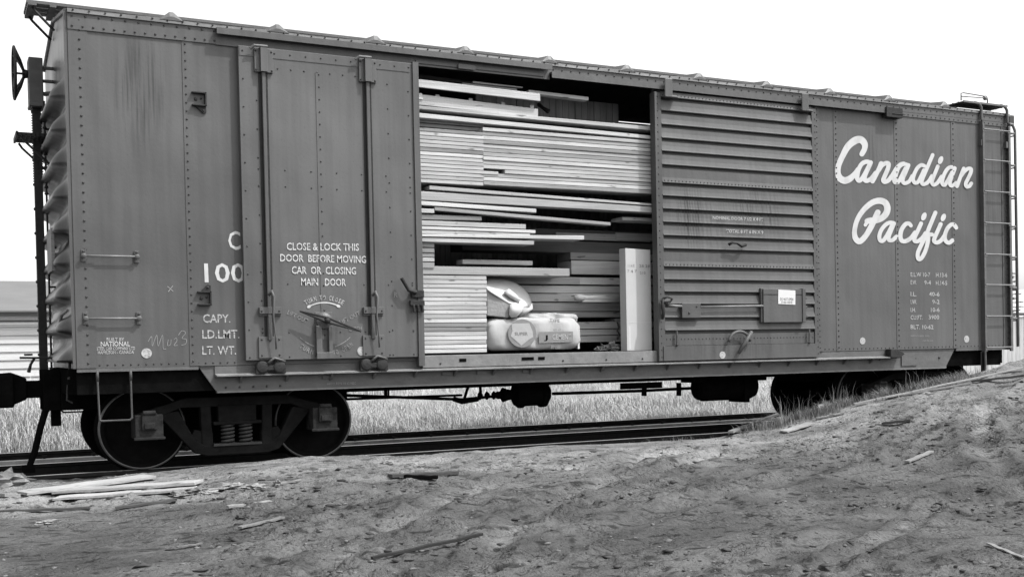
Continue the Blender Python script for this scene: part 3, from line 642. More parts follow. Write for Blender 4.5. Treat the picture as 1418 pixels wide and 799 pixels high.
# ---- corrugated near end
def end_h(y, z_):
    zz = (z_-1.35)/.325
    ph = zz-math.floor(zz)
    u = min(max((y-.09)/.30, 0), 1); u2 = min(max((W_-.10-y)/.40, 0), 1)
    tp = (u*u*(3-2*u))*(u2*u2*(3-2*u2))
    if z_ > 3.95 or z_ < 1.12: return 0.0
    s_ = (.5-.5*math.cos(math.pi*ph/.24)) if ph < .24 else (.5+.5*math.cos(math.pi*(ph-.24)/.76))
    return .14*s_*tp
mb = MB(); ny_, nz_ = 60, 320; gr = []
for i in range(ny_+1):
    y = W_*i/ny_; zt = ZE-.03+(ZR-ZE)*(1-abs(y-YC)/YC)
    gr.append([mb.bm.verts.new((-.004-end_h(y, ZB+(zt-ZB)*j/nz_), y, ZB+(zt-ZB)*j/nz_)) for j in range(nz_+1)])
for i in range(ny_):
    for j in range(nz_): mb.bm.faces.new((gr[i][j], gr[i+1][j], gr[i+1][j+1], gr[i][j+1]))
end = mb.build('corrugated_end', M['end_paint'], car, smooth=True)
mb = MB()
for i in range(12): mb.rivet((-.006, .05, 1.15+i*.28), .012, 'x', -1)
mb.box(-.03, -.002, 0.0, .06, ZB-.0, ZE-.04)
mb.tube([(-.01, .0, ZE-.03), (-.01, YC, ZR-.01), (-.01, W_, ZE-.03)], .022, 8)
mb.build('end_trim', M['paint'], end)
mb = MB()   # far end
mb.box(L_, L_+.05, 0.01, W_, ZB, ZE-.02)
for j in range(9): mb.box(L_+.05, L_+.10, .2, W_-.2, 1.2+j*.33, 1.38+j*.33)
mb.box(L_-.03, L_+.09, -.03, .3, 4.31, 4.47)
mb.build('corrugated_end', M['end_paint'], car, bevel=.02)
# route card board on the end, uncoupling clip
mb = MB(); a = XE(76, 380, -.10)
mb.box(-.155, -.125, .50, 1.05, 2.02, 2.44); mb.box(-.125, -.06, .55, .62, 2.1, 2.2); mb.build('route_board', M['stick'], end)
mb = MB(); mb.tube([(-.05, .2, 1.62), (-.09, .35, 1.58), (-.10, .45, 1.5), (-.12, .62, 1.48)], .014, 6); mb.build('end_hook', M['rod'], end)
# brake gear on the end
yb = 1.85
mb = MB(); mb.box(-.235, -.10, yb-.14, yb+.14, 3.86, 4.36); mb.box(-.24, -.095, yb-.15, yb+.15, 3.84, 3.875)
mb.tube([(-.10, yb-.1, 4.26), (.0, yb-.1, 4.26)], .02, 8); mb.tube([(-.10, yb-.1, 4.12), (.0, yb-.1, 4.12)], .02, 8); mb.tube([(-.10, yb-.1, 3.98), (.0, yb-.1, 4.0)], .025, 8)
bh = mb.build('brake_housing', M['sill'], car, bevel=.012)
mb = MB(); cw = Vector((-.365, yb, 4.20)); R_ = .275
ringp = [cw+Vector((0, math.cos(t)*R_, math.sin(t)*R_)) for t in np.linspace(0, 2*math.pi, 33)]
mb.tube(ringp, .014, 8, cap=False)
for k in range(8):
    t = k*math.pi/4+.2; mb.tube([cw+Vector((.09, math.cos(t)*.04, math.sin(t)*.04)), cw+Vector((.06, math.cos(t)*.14, math.sin(t)*.14)), cw+Vector((.0, math.cos(t)*R_, math.sin(t)*R_))], .013, 6)
mb.lathe((-.29, yb, 4.20), (1, 0, 0), [(.035, 0), (.05, .02), (.04, .06)], 14)
mb.build('brake_wheel', M['iron'], bh, smooth=True)
mb = MB(); mb.box(-.205, -.125, yb-.05, yb+.05, 1.0, 3.86)
for i in range(11): mb.rivet((-.206, yb-.02, 1.2+i*.26), .018, 'x', -1)
for i in range(30): zz = 3.05+i*.027; mb.lathe((-.165, yb, zz), (0, 0, 1), [(.045, 0), (.055, .008), (.045, .018)], 8)
mb.build('brake_post', M['iron'], car)
mb = MB(); mb.tube([(-.10, yb-.15, 1.0), (-.10, yb-.15, 3.9)], .011, 8)
for i in range(6): mb.tube([(-.10, yb-.15, 1.5+i*.42), (-.02, yb-.15, 1.5+i*.42)], .012, 6)
for i in range(14): mb.lathe((-.10, yb-.15, 2.9+i*.07), (0, 0, 1), [(.012, 0), (.024, .01), (.012, .03)], 8)
mb.build('chain_rod', M['iron'], car)
mb = MB()
for i in range(5): mb.box(-.37, -.0, yb-.30+i*.13, yb-.28+i*.13, 3.50, 3.53)
for i in range(9): mb.box(-.37+i*.042, -.362+i*.042, yb-.30, yb+.25, 3.50, 3.525)
mb.box(-.38, -.36, yb-.30, yb+.25, 3.49, 3.54)
mb.tube([(-.33, yb-.28, 3.49), (-.30, yb-.28, 3.44), (-.08, yb-.28, 3.22), (-.03, yb-.28, 3.20)], .013, 6); mb.tube([(-.33, yb+.22, 3.49), (-.30, yb+.22, 3.44), (-.08, yb+.22, 3.22), (-.03, yb+.22, 3.20)], .013, 6)
mb.build('brake_step', M['iron'], car)
# running board
mb = MB(); zr = 4.79
for i in range(3): mb.box(-.27, L_+.1, YC-.26+i*.18, YC-.10+i*.18, zr, zr+.03)
mb.box(-.26, -.18, YC-.30, YC+.30, zr-.03, zr-.001); mb.box(-.06, 0, YC-.30, YC+.30, zr-.03, zr-.001)
rb_ = mb.build('running_board', M['sill'], car)
for y in (YC-.22, YC+.22): mb = MB(); mb.tube([(-.22, y, zr-.03), (-.19, y, zr-.07), (-.02, y, zr-.25)], .014, 6); mb.build('board_brace', M['iron'], rb_)
# end sill, striker, coupler
mb = MB(); mb.box(-.06, .08, .25, W_-.25, .80, ZB-.001); mb.box(-.22, -.06, YC-.28, YC+.28, .62, 1.04); mb.box(-.06, 2.9, YC-.33, YC+.33, .62, 1.02); mb.box(9.5, L_+.08, YC-.33, YC+.33, .62, 1.02)
mb.box(2.9, 9.5, YC-.2, YC+.2, .70, 1.02); mb.box(L_-.06, L_+.06, .25, W_-.25, .82, ZB-.001)
for X in (.9, 1.5, 2.4, 3.5, 4.6, 5.8, 7.0, 8.1, 9.3, 10.1, 10.96, 11.8): mb.box(X-.06, X+.06, .08, W_-.08, .84, 1.03)
mb.box(.0, 12.3, .06, .10, .80, 1.03)
mb.build('underframe', M['under'], car, bevel=.006)
mb = MB(); mb.box(-.50, -.2, YC-.075, YC+.075, .75, .93)
mb.prism_yz([(YC-.17, .66), (YC+.17, .66), (YC+.2, .8), (YC+.17, 1.0), (YC-.17, 1.0), (YC-.2, .8)], -.80, -.48)
mb.prism_xz([(-.80, 1.02), (-.80, .62), (-1.1, .64), (-1.18, .83), (-1.1, 1.0)], YC-.24, YC+.02)
mb.prism_xz([(-.50, .68), (-.36, .74), (-.36, .96), (-.50, 1.02), (-.62, 1.01), (-.62, .66)], YC-.13, YC+.13)
mb.build('coupler', M['under'], car, bevel=.02)
mb = MB(); a = XE(38, 497, -.0)
mb.tube([(-.34, YC-.12, 1.02), (-.32, YC-.14, 1.10), (-.28, YC-.14, 1.17)], [.02, .014, .014], 6); mb.tube([(-.42, YC-.15, 1.17), (-.05, YC-.18, 1.16), (-.03, .35, 1.16), (-.05, .25, .95)], .013, 6); mb.lathe((-.34, YC-.15, 1.19), (0, 0, 1), [(.04, 0), (.04, .02)], 8)
mb.build('uncoupling_lever', M['iron'], car)
mb = MB(); mb.tube([(-.15, YC-.2, .70), (-.20, YC-.2, .62), (-.25, YC-.2, .45), (-.31, YC-.2, .2), (-.36, YC-.2, .06)], [.03, .035, .033, .033, .03], 10); mb.box(-.43, -.31, YC-.24, YC-.16, -.01, .07)
mb.build('air_hose', M['under'], car, smooth=False)
mb = MB(); mb.box(-.14, -.05, YC-.1, YC, .45, .7); mb.build('angle_cock', M['under'], car)
mb = MB(); y = W_-.05; mb.tube([(.05, y, .9), (.05, y, .56), (.09, y, .53), (.45, y, .53), (.49, y, .56), (.49, y, .9)], .011, 6); mb.build('step_stirrup', M['iron'], car)
mb = MB(); p = S(104, 585, .4); mb.tube([(-.06, .3, .9), (-.07, .3, .75), (-.02, .3, .72)], .01, 6); mb.build('sill_hook', M['iron'], car)

# ---- trucks
WR = .419
def wheel_mb(X, Y, sg):
    m = MB(); m.lathe((X, Y, WR), (0, sg, 0), [(.08, .09), (.09, .02), (.16, .0), (.30, .045), (.355, .055), (.362, .035), (.37, .0)], 40)
    return m
def make_truck(xc):
    hw = .87; ys = .28
    mb = MB()
    # side frame: arch top, dropped bottom, two columns; openings left between them
    def P2(pts, y0=ys, y1=ys+.14): mb.prism_xz([(xc+a, b) for a, b in pts], y0, y1)
    P2([(-hw-.12, .50), (-hw+.15, .56), (-.55, .63), (.55, .63), (hw-.15, .56), (hw+.12, .50), (hw+.12, .58), (hw-.15, .66), (.5, .73), (-.5, .73), (-hw+.15, .66), (-hw-.12, .58)])
    P2([(-hw+.1, .57), (-hw+.3, .60), (-.42, .30), (-.32, .235), (.32, .235), (.42, .30), (hw-.3, .60), (hw-.1, .57), (.42, .16), (.3, .125), (-.3, .125), (-.42, .16)], ys+.004, ys+.135)
    P2([(-.35, .16), (-.24, .16), (-.26, .70), (-.36, .70)], ys+.008, ys+.13); P2([(.35, .16), (.24, .16), (.26, .70), (.36, .70)], ys+.008, ys+.13)
    P2([(-.50, .24), (-.24, .2), (-.24, .36), (-.42, .40)], ys+.02, ys+.12); P2([(.50, .24), (.24, .2), (.24, .36), (.42, .40)], ys+.02, ys+.12)
    far = MB()
    tk = mb.build('truck', M['under2'], car, bevel=.012)
    mb = MB(); 
    mb.prism_xz([(xc-hw, .6), (xc-.4, .2), (xc+.4, .2), (xc+hw, .6), (xc+.4, .72), (xc-.4, .72)], 2.44, 2.56); mb.build('side_frame', M['under'], tk)
    mb = MB(); mb.box(xc-.19, xc+.19, ys-.02, 2.5, .47, .64); mb.box(xc-.24, xc+.24, ys-.03, ys+.15, .44, .475); mb.build('bolster', M['under2'], tk, bevel=.01)
    mb = MB(); mb.box(xc-.42, xc+.42, .95, 1.1, .2, .62); mb.build('brake_beam', M['under'], tk)  # dark box added to stop light showing through the truck
    for dx in (-.115, .065, .0):
        if dx == 0.0: continue
        mb = MB(); hel = [(xc+dx+.025+.058*math.cos(t), ys+.05+.058*math.sin(t), .245+.195*t/(2*math.pi*5)) for t in np.linspace(0, 2*math.pi*5, 70)]
        mb.tube(hel, .0135, 6); mb.build('spring', M['springm'], tk, smooth=True)
    mb = MB(); mb.box(xc-.24, xc+.24, ys-.012, ys+.14, .222, .246); mb.build('spring_plank', M['springm'], tk)
    for s in (-1, 1):
        X = xc+s*hw
        mb = MB(); mb.box(X-.13, X+.13, .13, ys+.15, .34, .58); mb.box(X-.145, X+.145, .115, .13, .33, .36); mb.box(X-.07, X+.07, .10, .13, .43, .60); mb.tube([(X-.06, .11, .60), (X+.06, .11, .60)], .025, 8); mb.box(X-.05, X+.05, .085, .10, .44, .50)
        mb.build('journal_box', M['journal'], tk, bevel=.01)
        mb = MB(); mb.tube([(X, .3, WR), (X, 2.55, WR)], .075, 14); mb.build('axle', M['under'], tk, smooth=True)
        for (Y0, sg) in ((.605, 1), (2.235, -1)):
            m = MB()
            m.lathe((X, Y0, WR), (0, sg, 0), [(.10, -.02), (.11, .01), (.19, .03), (.31, .055), (.350, .045), (.358, .0), (.408, .0), (.415, .006), (.419, .10), (.44, .115), (.447, .13), (.43, .143), (.34, .14), (.30, .09), (.10, .16)], 56)
            wh = m.build('wheel', M['wheelm'], tk, smooth=True)
            m = MB(); yy = Y0-.003*sg
            m.lathe((X, yy, WR), (0, sg, 0), [(.399, .001), (.410, -.002), (.416, .004), (.4205, .012)], 72, False); m.build('rim', M['rim'], wh, smooth=True)  # thin paler metal ring along the wheel's outer edge
    return tk
M['under2'] = mat('grimy_truck_casting', .010, .7, 0.0, .4, (7, 7, 7), .2, 30)
M['journal'] = mat('journal_box_grime', .022, .7, .0, .5, (12, 12, 12), .3, 30)
M['springm'] = mat('dusty_spring', .04, .6, .05, .4, (12, 12, 12))
make_truck(1.515); make_truck(10.96)
# ---- brake rigging under the floor
mb = MB()
p = [S(470, 547, 1.0), S(640, 553, 1.0), S(700, 547, 1.0)]
mb.tube(p, .018, 8); mb.tube([S(470, 553, 1.3), S(640, 547, 1.3)], .016, 6)
mb.tube([S(765, 545, 1.0), S(890, 541, 1.0), S(1000, 535, 1.0)], .02, 8)
mb.tube([S(534, 552, 1.0), S(534, 536, 1.0)], .02, 6); mb.tube([S(538, 552, 1.0), S(538, 536, 1.0)], .012, 6)
for px in (645, 662): mb.tube([S(px+3, 536, 1.0), S(px+ (-2 if px == 645 else 4), 552, 1.0)], .018, 6)
mb.tube([S(628, 552, 1.0), S(640, 556, 1.0), S(662, 552, 1.0)], .032, 8)
for px in (892, 940): mb.tube([S(px, 530, 1.0), S(px, 548, 1.0)], .035, 8)
mb.build('brake_rod', M['under'], car)
mb = MB(); a = S(715, 546, 1.0); b = S(757, 545, 1.0)
mb.lathe((a[0], 1.0, a[2]), (1, 0, 0), [(.03, -.28), (.05, -.25), (.04, -.2), (.09, -.18), (.07, -.12), (.06, -.06), (.14, -.02), (.15, .05), (.15, .3), (.17, .31), (.17, .38), (.10, .42), (.1, .43)], 20)
for i in range(5): mb.lathe((a[0]-.5+i*.09, 1.0, a[2]+.0), (1, 0, 0), [(.03, 0), (.055, .02), (.03, .05)], 10)
mb.box(a[0]-.02, a[0]+.4, .9, 1.1, a[2], .9); mb.lathe((a[0]+.05, 1.0, a[2]-.17), (0, 0, 1), [(.03, 0), (.06, .02), (.05, .06)], 10); mb.lathe((a[0]+.34, 1.0, a[2]-.17), (0, 0, 1), [(.03, 0), (.06, .02), (.05, .06)], 10)
mb.build('brake_valve', M['under'], car)
mb = MB(); a = S(1003, 540, 1.0); mb.lathe((a[0], 1.0, a[2]+.05), (1, 0, 0), [(.08, -.48), (.16, -.44), (.19, -.36), (.19, .38), (.16, .46), (.08, .5)], 20); mb.box(a[0]-.6, a[0]+.6, .85, 1.15, a[2]+.12, .9); mb.box(a[0]+.2, a[0]+.28, .8, 1.2, a[2]-.17, a[2]+.2); mb.build('air_reservoir', M['under'], car, smooth=False)
mb = MB(); p = S(868, 535, .9); mb.box(p[0]-.1, p[0]+.5, .85, .9, .62, .70); mb.build('lever_carrier', M['under'], car)

# ---- lettering
def T(body, m, px0, px1, py0, py1, hpx, Y, name='lettering', par=None, st=False, sp_=1.0):
    a, b = S(px0, py0, Y), S(px1, py1, Y); h = abs(S(px0, py0-hpx/2, Y)[2]-S(px0, py0+hpx/2, Y)[2])
    return txt_mesh(body, m, name, par or side, a, b, h, Y, stencil=st, spacing=sp_)
SY0 = -.004
T('C', M['white'], 316, 333, 333, 333.3, 26, SY0); T('100', M['white'], 283, 340, 378, 378, 27, SY0)
T('CAPY.', M['faded'], 281, 319, 441, 441, 12, SY0, st=True); T('LD.LMT.', M['faded'], 280, 331.5, 463, 462.6, 12, SY0, st=True); T('LT. WT.', M['faded'], 280, 327, 485.3, 485, 12, SY0, st=True)
T('BUILT BY', M['faded'], 147.5, 172, 470, 470, 5, SY0); T('NATIONAL', M['white'], 139.5, 180, 476.3, 476, 6.5, SY0, st=True)
T('STEEL CAR COMPANY LTD', M['faded'], 134, 187, 482.6, 482.2, 4.6, SY0); T('HAMILTON - CANADA', M['faded'], 135.5, 185.5, 488, 487.4, 4.6, SY0)
DA = AY-.006
T('CLOSE & LOCK THIS', M['white'], 397, 497, 341.3, 342.5, 10.5, DA, par=aux, st=True); T('DOOR  BEFORE MOVING', M['white'], 388, 507, 357, 359.5, 10.5, DA, par=aux, st=True)
T('CAR  OR  CLOSING', M['white'], 404, 493, 374, 375.2, 10.5, DA, par=aux, st=True); T('MAIN   DOOR', M['white'], 417, 479, 390.2, 391, 10.5, DA, par=aux, st=True)
def arc_text(s, m, cx, cy, r, a0, a1, hpx, flip=False):
    out = []
    n = len(s)
    for i, ch in enumerate(s):
        if ch == ' ': continue
        t = math.radians(a0+(a1-a0)*(i+.5)/n); w_ = abs(math.radians(a1-a0))/n*r*.36
        px, py = cx+r*math.sin(t), cy-r*math.cos(t)
        ux, uy = (math.cos(t), math.sin(t)) if not flip else (-math.cos(t), -math.sin(t))
        out.append(T(ch, m, px-ux*w_, px+ux*w_, py-uy*w_, py+uy*w_, hpx, DA, par=aux))
    return merge_into('lettering', out, aux)
def arc_line(m, cx, cy, r, a0, a1, wpx=1.6, arrow=0):
    mb = MB(); prev = None
    for k in range(25):
        t = math.radians(a0+(a1-a0)*k/24); ww = wpx if not arrow else wpx*(2.2 if (k in (1, 2) and arrow & 1) or (k in (22, 23) and arrow & 2) else 1)
        p = [S(cx+(r+d)*math.sin(t), cy-(r+d)*math.cos(t), DA) for d in (-ww/2, ww/2)]
        v = [mb.bm.verts.new((q_[0], DA, q_[2])) for q_ in p]
        if prev: mb.bm.faces.new((prev[0], prev[1], v[1], v[0]))
        prev = v
    return mb.build('arc_arrow', m, aux)
c0 = (449, 460)
arc_text('TURN', M['faded'], c0[0], c0[1]+2, 50, -33, -12, 6.5); arc_text('TO', M['faded'], c0[0], c0[1]+2, 50, -8, 3, 6.5); arc_text('CLOSE', M['faded'], c0[0], c0[1]+2, 50, 7, 33, 6.5); arc_line(M['white'], c0[0], c0[1]+2, 43, -33, 31, 1.8, 3)
arc_text('TURN', M['dim'], c0[0]+2, c0[1]-28, 58, 218, 196, 6.5, True); arc_line(M['dim'], c0[0]+2, c0[1]-28, 50, 225, 198, 1.2)
arc_text('TO', M['dim'], c0[0], c0[1]-28, 58, 168, 160, 6.5, True); arc_text('OPEN', M['dim'], c0[0], c0[1]-28, 58, 155, 138, 6.5, True); arc_line(M['dim'], c0[0], c0[1]-28, 50, 163, 134, 1.2)
T('LIFT OUT', M['dim'], 398.5, 426, 432, 445, 6.2, DA, par=aux); T('LIFT OUT', M['dim'], 471, 498, 447, 433, 6.2, DA, par=aux); T('LATCH', M['dim'], 484, 501, 456, 454.5, 5.5, DA, par=aux)
T('R', M['dim'], 545.5, 550.5, 408, 408, 7, DA, par=aux)
yR = -.078
T('NOMINAL DOOR 7 1/2 X 8 FT', M['faded'], 987, 1057, 301.5, 304.3, 4.5, yR, par=md); T('TOTAL 8 FT 6 IN X 9', M['faded'], 1006, 1057, 320, 321.8, 4.6, yR, par=md)
rows = [('E.L.W 10-7', 1261, 1288, 380.3), ('H.13-6', 1296, 1311.5, 380.8), ('E.W.', 1261, 1269, 391.2), ('9-4', 1280, 1289, 391.5), ('H.14-5', 1296, 1311.5, 391.9), ('I.L.', 1261, 1269, 407.3), ('40-6', 1286.5, 1301, 407.3), ('I.W.', 1261, 1269.5, 418), ('9-2', 1291, 1301, 418), ('I.H.', 1261, 1268, 429), ('10-6', 1289, 1301, 429), ('CU.FT.', 1261, 1277.5, 439.5), ('3900', 1286, 1300.5, 439.2), ('BLT. 10-62', 1261, 1292.5, 452.7)]
for s_, a_, b_, y_ in rows: T(s_, M['faded'], a_, b_, y_, y_+.1*(b_-a_)/30, 6.0, SY0)
T('REPACKED  NO', M['dim'], 1261, 1287, 465.2, 465.3, 2.2, SY0); T('LIGHT WEIGHED', M['dim'], 1277, 1292, 471.8, 471.8, 2.0, SY0)
T('HAMILTON 10 62 NSC', M['dim'], 453, 493, 531.3, 530.3, 3.4, .0185)
for (px, py, Y, par, r_) in ((203, 489, SY0, side, .048), (501, 486, DA, aux, .048), (1000.5, 491.5, -.0735, md, .045), (1194.5, 472, SY0, side, .048), (1338.5, 469.5, SY0, side, .05)):
    p = S(px, py, Y); mb = MB(); mb.lathe((p[0], Y, p[2]), (0, -1, 0), [(r_, 0), (r_, .001)], 24); mb.build('paint_dot', M['faded'], par)
def ribbon(strokes, name, m, par, org, sc, wpx, Y, cap=True):
    mb = MB()
    for si, st in enumerate(strokes):
        ww = wpx*.9
        if isinstance(st, dict): ww = np.array(st['w'])*.92; st = st['p']
        C_ = catmull(st, 8); n = len(C_); ws = [ww if isinstance(ww, (int, float)) else np.interp(i/(n-1), np.linspace(0, 1, len(ww)), ww) for i in range(n)]
        prev = None; y = Y-si*.00035
        for i, c in enumerate(C_):
            t = C_[min(i+1, n-1)]-C_[max(i-1, 0)]; t = t/np.linalg.norm(t); nn = np.array([-t[1], t[0]])
            row = []
            for s in (-.5, .5):
                q_ = c+nn*s*ws[i]; P3 = S(org[0]+q_[0]/sc, org[1]+q_[1]/sc, Y); row.append(mb.bm.verts.new((P3[0], y-.0002*i/n, P3[2])))
            if prev: mb.bm.faces.new((prev[0], prev[1], row[1], row[0]))
            prev = row
        if cap:
            for e, k in ((C_[0], 0), (C_[-1], n-1)):
                vv = []
                for a_ in range(12):
                    q_ = e+ws[k]*.5*np.array([math.cos(a_*math.pi/6), math.sin(a_*math.pi/6)])*.98; P3 = S(org[0]+q_[0]/sc, org[1]+q_[1]/sc, Y); vv.append(mb.bm.verts.new((P3[0], y-.00015-.0001*(k > 0), P3[2])))
                mb.bm.faces.new(vv)
    return mb.build(name, m, par)
YL = -.005
can1 = [dict(w=[68, 72, 85, 95, 100, 88, 76, 72, 72, 88, 92, 85, 65, 55], p=[(385, 300), (418, 235), (418, 170), (370, 122), (300, 135), (215, 205), (150, 320), (100, 440), (93, 530), (118, 595), (175, 624), (240, 600), (300, 540), (340, 480)]),
        [(490, 405), (440, 393), (385, 420), (345, 490), (330, 560), (330, 605), (355, 625), (395, 590), (440, 510), (480, 430)],
        [(495, 402), (460, 480), (425, 560), (420, 610), (445, 628), (500, 600), (555, 530)],
        [(622, 412), (590, 490), (550, 570), (515, 635)],
        [(590, 500), (630, 440), (680, 412), (712, 420), (705, 475), (670, 560), (648, 615), (665, 640), (710, 622), (760, 560), (810, 480), (860, 430), (900, 418)],
        [(900, 418), (850, 440), (805, 520), (785, 590), (790, 640), (825, 645)]]
ribbon(can1, 'lettering', M['white'], side, (1150, 180), 8.876, 60, YL)
can2 = [[(140, 330), (80, 315), (10, 350), (-30, 420), (-55, 520), (-45, 590), (-5, 590), (40, 500), (100, 380)],
        [(150, 330), (110, 430), (65, 530), (60, 595), (95, 617), (160, 585), (210, 500)],
        [(400, 345), (350, 330), (290, 375), (240, 470), (222, 560), (250, 610), (300, 595), (350, 500), (390, 410)],
        [(530, 170), (470, 310), (410, 450), (365, 560), (360, 615), (395, 632), (460, 595), (520, 500)],
        [(612, 350), (570, 450), (530, 550), (520, 610), (550, 642), (610, 605), (670, 510)],
        [(880, 380), (820, 362), (760, 395), (705, 490), (680, 590), (690, 635), (725, 640), (780, 550), (840, 440)],
        [(878, 390), (840, 490), (805, 590), (810, 645), (850, 655), (900, 610)],
        [(1020, 385), (970, 510), (915, 665)],
        [(980, 500), (1030, 430), (1090, 388), (1135, 395), (1130, 450), (1085, 550), (1052, 620), (1065, 668), (1105, 665), (1140, 620)]]
ribbon(can2, 'lettering', M['white'], side, (1245, 200), 11.418, 66, YL-.003)
pac1 = [dict(w=[82, 84, 80, 76, 80, 84, 78, 66, 66, 70, 76, 82, 88, 92, 92, 90, 86, 84, 84, 80], p=[(428, 275), (380, 380), (325, 490), (270, 580), (215, 640), (175, 650), (135, 605), (125, 520), (150, 400), (200, 300), (280, 205), (370, 142), (460, 125), (528, 155), (553, 225), (530, 300), (470, 355), (400, 380), (340, 380), (290, 390)]),
        dict(w=50, p=[(300, 380), (265, 440)]),
        [(630, 415), (580, 410), (525, 440), (470, 510), (447, 590), (460, 640), (500, 640), (555, 560), (610, 450)],
        [(638, 418), (600, 510), (570, 590), (575, 635), (620, 635), (670, 590)]]
ribbon(pac1, 'lettering', M['white'], side, (1170, 265), 9.4, 58, YL)
pac2 = [dict(w=[50, 56, 58, 58, 58, 58, 50], p=[(190, 290), (165, 264), (120, 275), (75, 340), (60, 420), (80, 475), (130, 478), (190, 440), (240, 370)][:9]),
        [(315, 262), (275, 350), (238, 430), (235, 475), (275, 480), (330, 440), (370, 380)],
        [(490, 130), (440, 250), (390, 370), (345, 470), (300, 560), (272, 640), (285, 700), (325, 680), (370, 590), (398, 480), (402, 400)],
        [(402, 395), (450, 400)],
        [(555, 270), (515, 360), (480, 440), (475, 480), (510, 497), (560, 470), (610, 400)],
        [(745, 315), (725, 285), (690, 275), (640, 320), (608, 400), (612, 470), (655, 500), (700, 470)]]
ribbon(pac2, 'lettering', M['white'], side, (1240, 280), 8.874, 56, YL-.002)
def dot(org, sc, cx, cy, rx, ry):
    mb = MB(); vv = []
    for k in range(20):
        t = k*math.pi/10; dx, dy = rx*math.cos(t), ry*math.sin(t); P3 = S(org[0]+(cx+dx-dy*.25)/sc, org[1]+(cy+dy)/sc, 0); vv.append(mb.bm.verts.new((P3[0], YL, P3[2])))
    mb.bm.faces.new(vv); mb.build('lettering', M['white'], side)
dot((1245, 200), 11.418, 652, 253, 40, 63); dot((1240, 280), 8.874, 346, 178, 32, 50); dot((1240, 280), 8.874, 585, 190, 31, 47)
# chalk marks
ribbon([[(205, 473), (210, 466), (211, 479), (217, 464), (219, 479), (225, 464), (226, 482), (230, 483)], [(233, 470), (232, 478), (236, 477), (237, 470)], [(241, 470), (244, 468), (245, 472), (241, 478), (246, 478)], [(247, 464), (252, 458), (257, 461), (252, 468), (258, 470), (257, 476), (251, 478)]], 'chalk_writing', M['chalk'], side, (0, 0), 1, .7, YL, cap=False)
ribbon([[(232, 396.5), (240, 403.5)], [(239.5, 395.5), (233, 404)]], 'chalk_cross', M['faded'], side, (0, 0), 1, .7, YL, cap=False)

# ------------------------------------------------------------------ the load: every board an object
NB = [0]
def board(px0, yt, yb, px1, label, m='wood', Yf=.06, depth=.14, yt1=None, yb1=None, ext0=None, ext1=None, group=None, name='sawn_board', gap=.006):
    jit = ((NB[0]*7919) % 13)/13*.012; NB[0] += 1; Yf = Yf+jit
    a, b = S(px0, yt, Yf), S(px0, yb, Yf); X0, zt0, zb0 = a[0], a[2], b[2]
    if yt1 is None: X1 = S(px1, yt, Yf)[0]; zt1, zb1 = zt0, zb0
    else: c, d = S(px1, yt1, Yf), S(px1, yb1, Yf); X1, zt1, zb1 = c[0], c[2], d[2]
    if ext0: zt0 += (zt0-zt1)/(X1-X0)*ext0; zb0 += (zb0-zb1)/(X1-X0)*ext0; X0 -= ext0
    if ext1: zt1 += (zt1-zt0)/(X1-X0)*ext1; zb1 += (zb1-zb0)/(X1-X0)*ext1; X1 += ext1
    zt0 -= gap; zt1 -= gap
    zs = .006*math.sin(NB[0]*2.1)
    mb = MB(); mb.hexa([(X0, Yf, zb0), (X1, Yf, zb1), (X1, Yf+depth, zb1), (X0, Yf+depth, zb0), (X0, Yf, zt0), (X1, Yf, zt1), (X1, Yf+depth, zt1), (X0, Yf+depth, zt0)])
    mb0 = mb.build(name, M[m], None, bevel=.0035)
    ctr = Vector((X0, Yf, zb0)); mb0.data.transform(Matrix.Translation(-ctr)); mb0.location = ctr
    tag(mb0, label, 'board', group); return mb0
ORD = ['topmost', 'second', 'third', 'fourth', 'fifth', 'sixth', 'seventh', 'eighth', 'ninth', 'tenth', 'eleventh', 'twelfth', 'thirteenth', 'fourteenth', 'fifteenth', 'sixteenth', 'seventeenth', 'eighteenth', 'nineteenth', 'twentieth']
E0, E1 = .25, .5
# top of the load
board(581, 109.3, 121, 748, 'long pale board with knots propped on stickers, topmost light board of the load', 'wood', .01, .03, 129.3, 140.3, ext0=E0)
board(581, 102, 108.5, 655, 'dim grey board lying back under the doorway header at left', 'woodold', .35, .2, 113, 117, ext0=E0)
board(655, 112, 115.5, 724, 'narrow pale strip above the stickered board, under the header', 'wood', .14, .04, 120, 122.3)
board(640, 114, 118, 716, 'dull board directly beneath the narrow pale strip at the top', 'woodgrey', .16, .06, 122.5, 126)
board(732, 124, 129, 815, 'rough splintered board end jutting out over the dark gap at the top right', 'wood', .12, .12, 134, 139.5)
for k, px in enumerate((607, 653, 698, 738)):
    p = S(px, 125+(px-607)*.115, .10); mb = MB(); mb.hexa([(p[0]-.03, .11, p[2]-.085), (p[0]+.015, .11, p[2]-.085), (p[0]+.30, 1.1, p[2]-.085), (p[0]+.26, 1.1, p[2]-.085), (p[0]-.03, .11, p[2]-.05), (p[0]+.015, .11, p[2]-.05), (p[0]+.30, 1.1, p[2]-.045), (p[0]+.26, 1.1, p[2]-.045)])
    o = mb.build('sticker', M['wood']); tag(o, ['leftmost', 'second from left', 'third from left', 'rightmost'][k]+' cross sticker under the topmost long pale board', 'sticker', 'stickers under the top board')
mb = MB(); p = S(583, 134, .07); mb.hexa([(p[0]-.03, .06, p[2]-.03), (p[0]+.02, .06, p[2]-.03), (p[0]+.02, .065, p[2]-.03), (p[0]-.03, .065, p[2]-.03), (p[0]-.03, .06, p[2]+.035), (p[0]+.008, .06, p[2]+.033), (p[0]+.008, .065, p[2]+.033), (p[0]-.03, .065, p[2]+.035)])
tag(mb.build('paper_tag', M['paper']), 'small white paper tag on the lumber beside the door post', 'tag')
board(581, 130, 145.5, 745, 'wide smooth pale board second from the top, ending under the stickers', 'wood', 0.065, .05, 150.5, 163, ext0=E0)
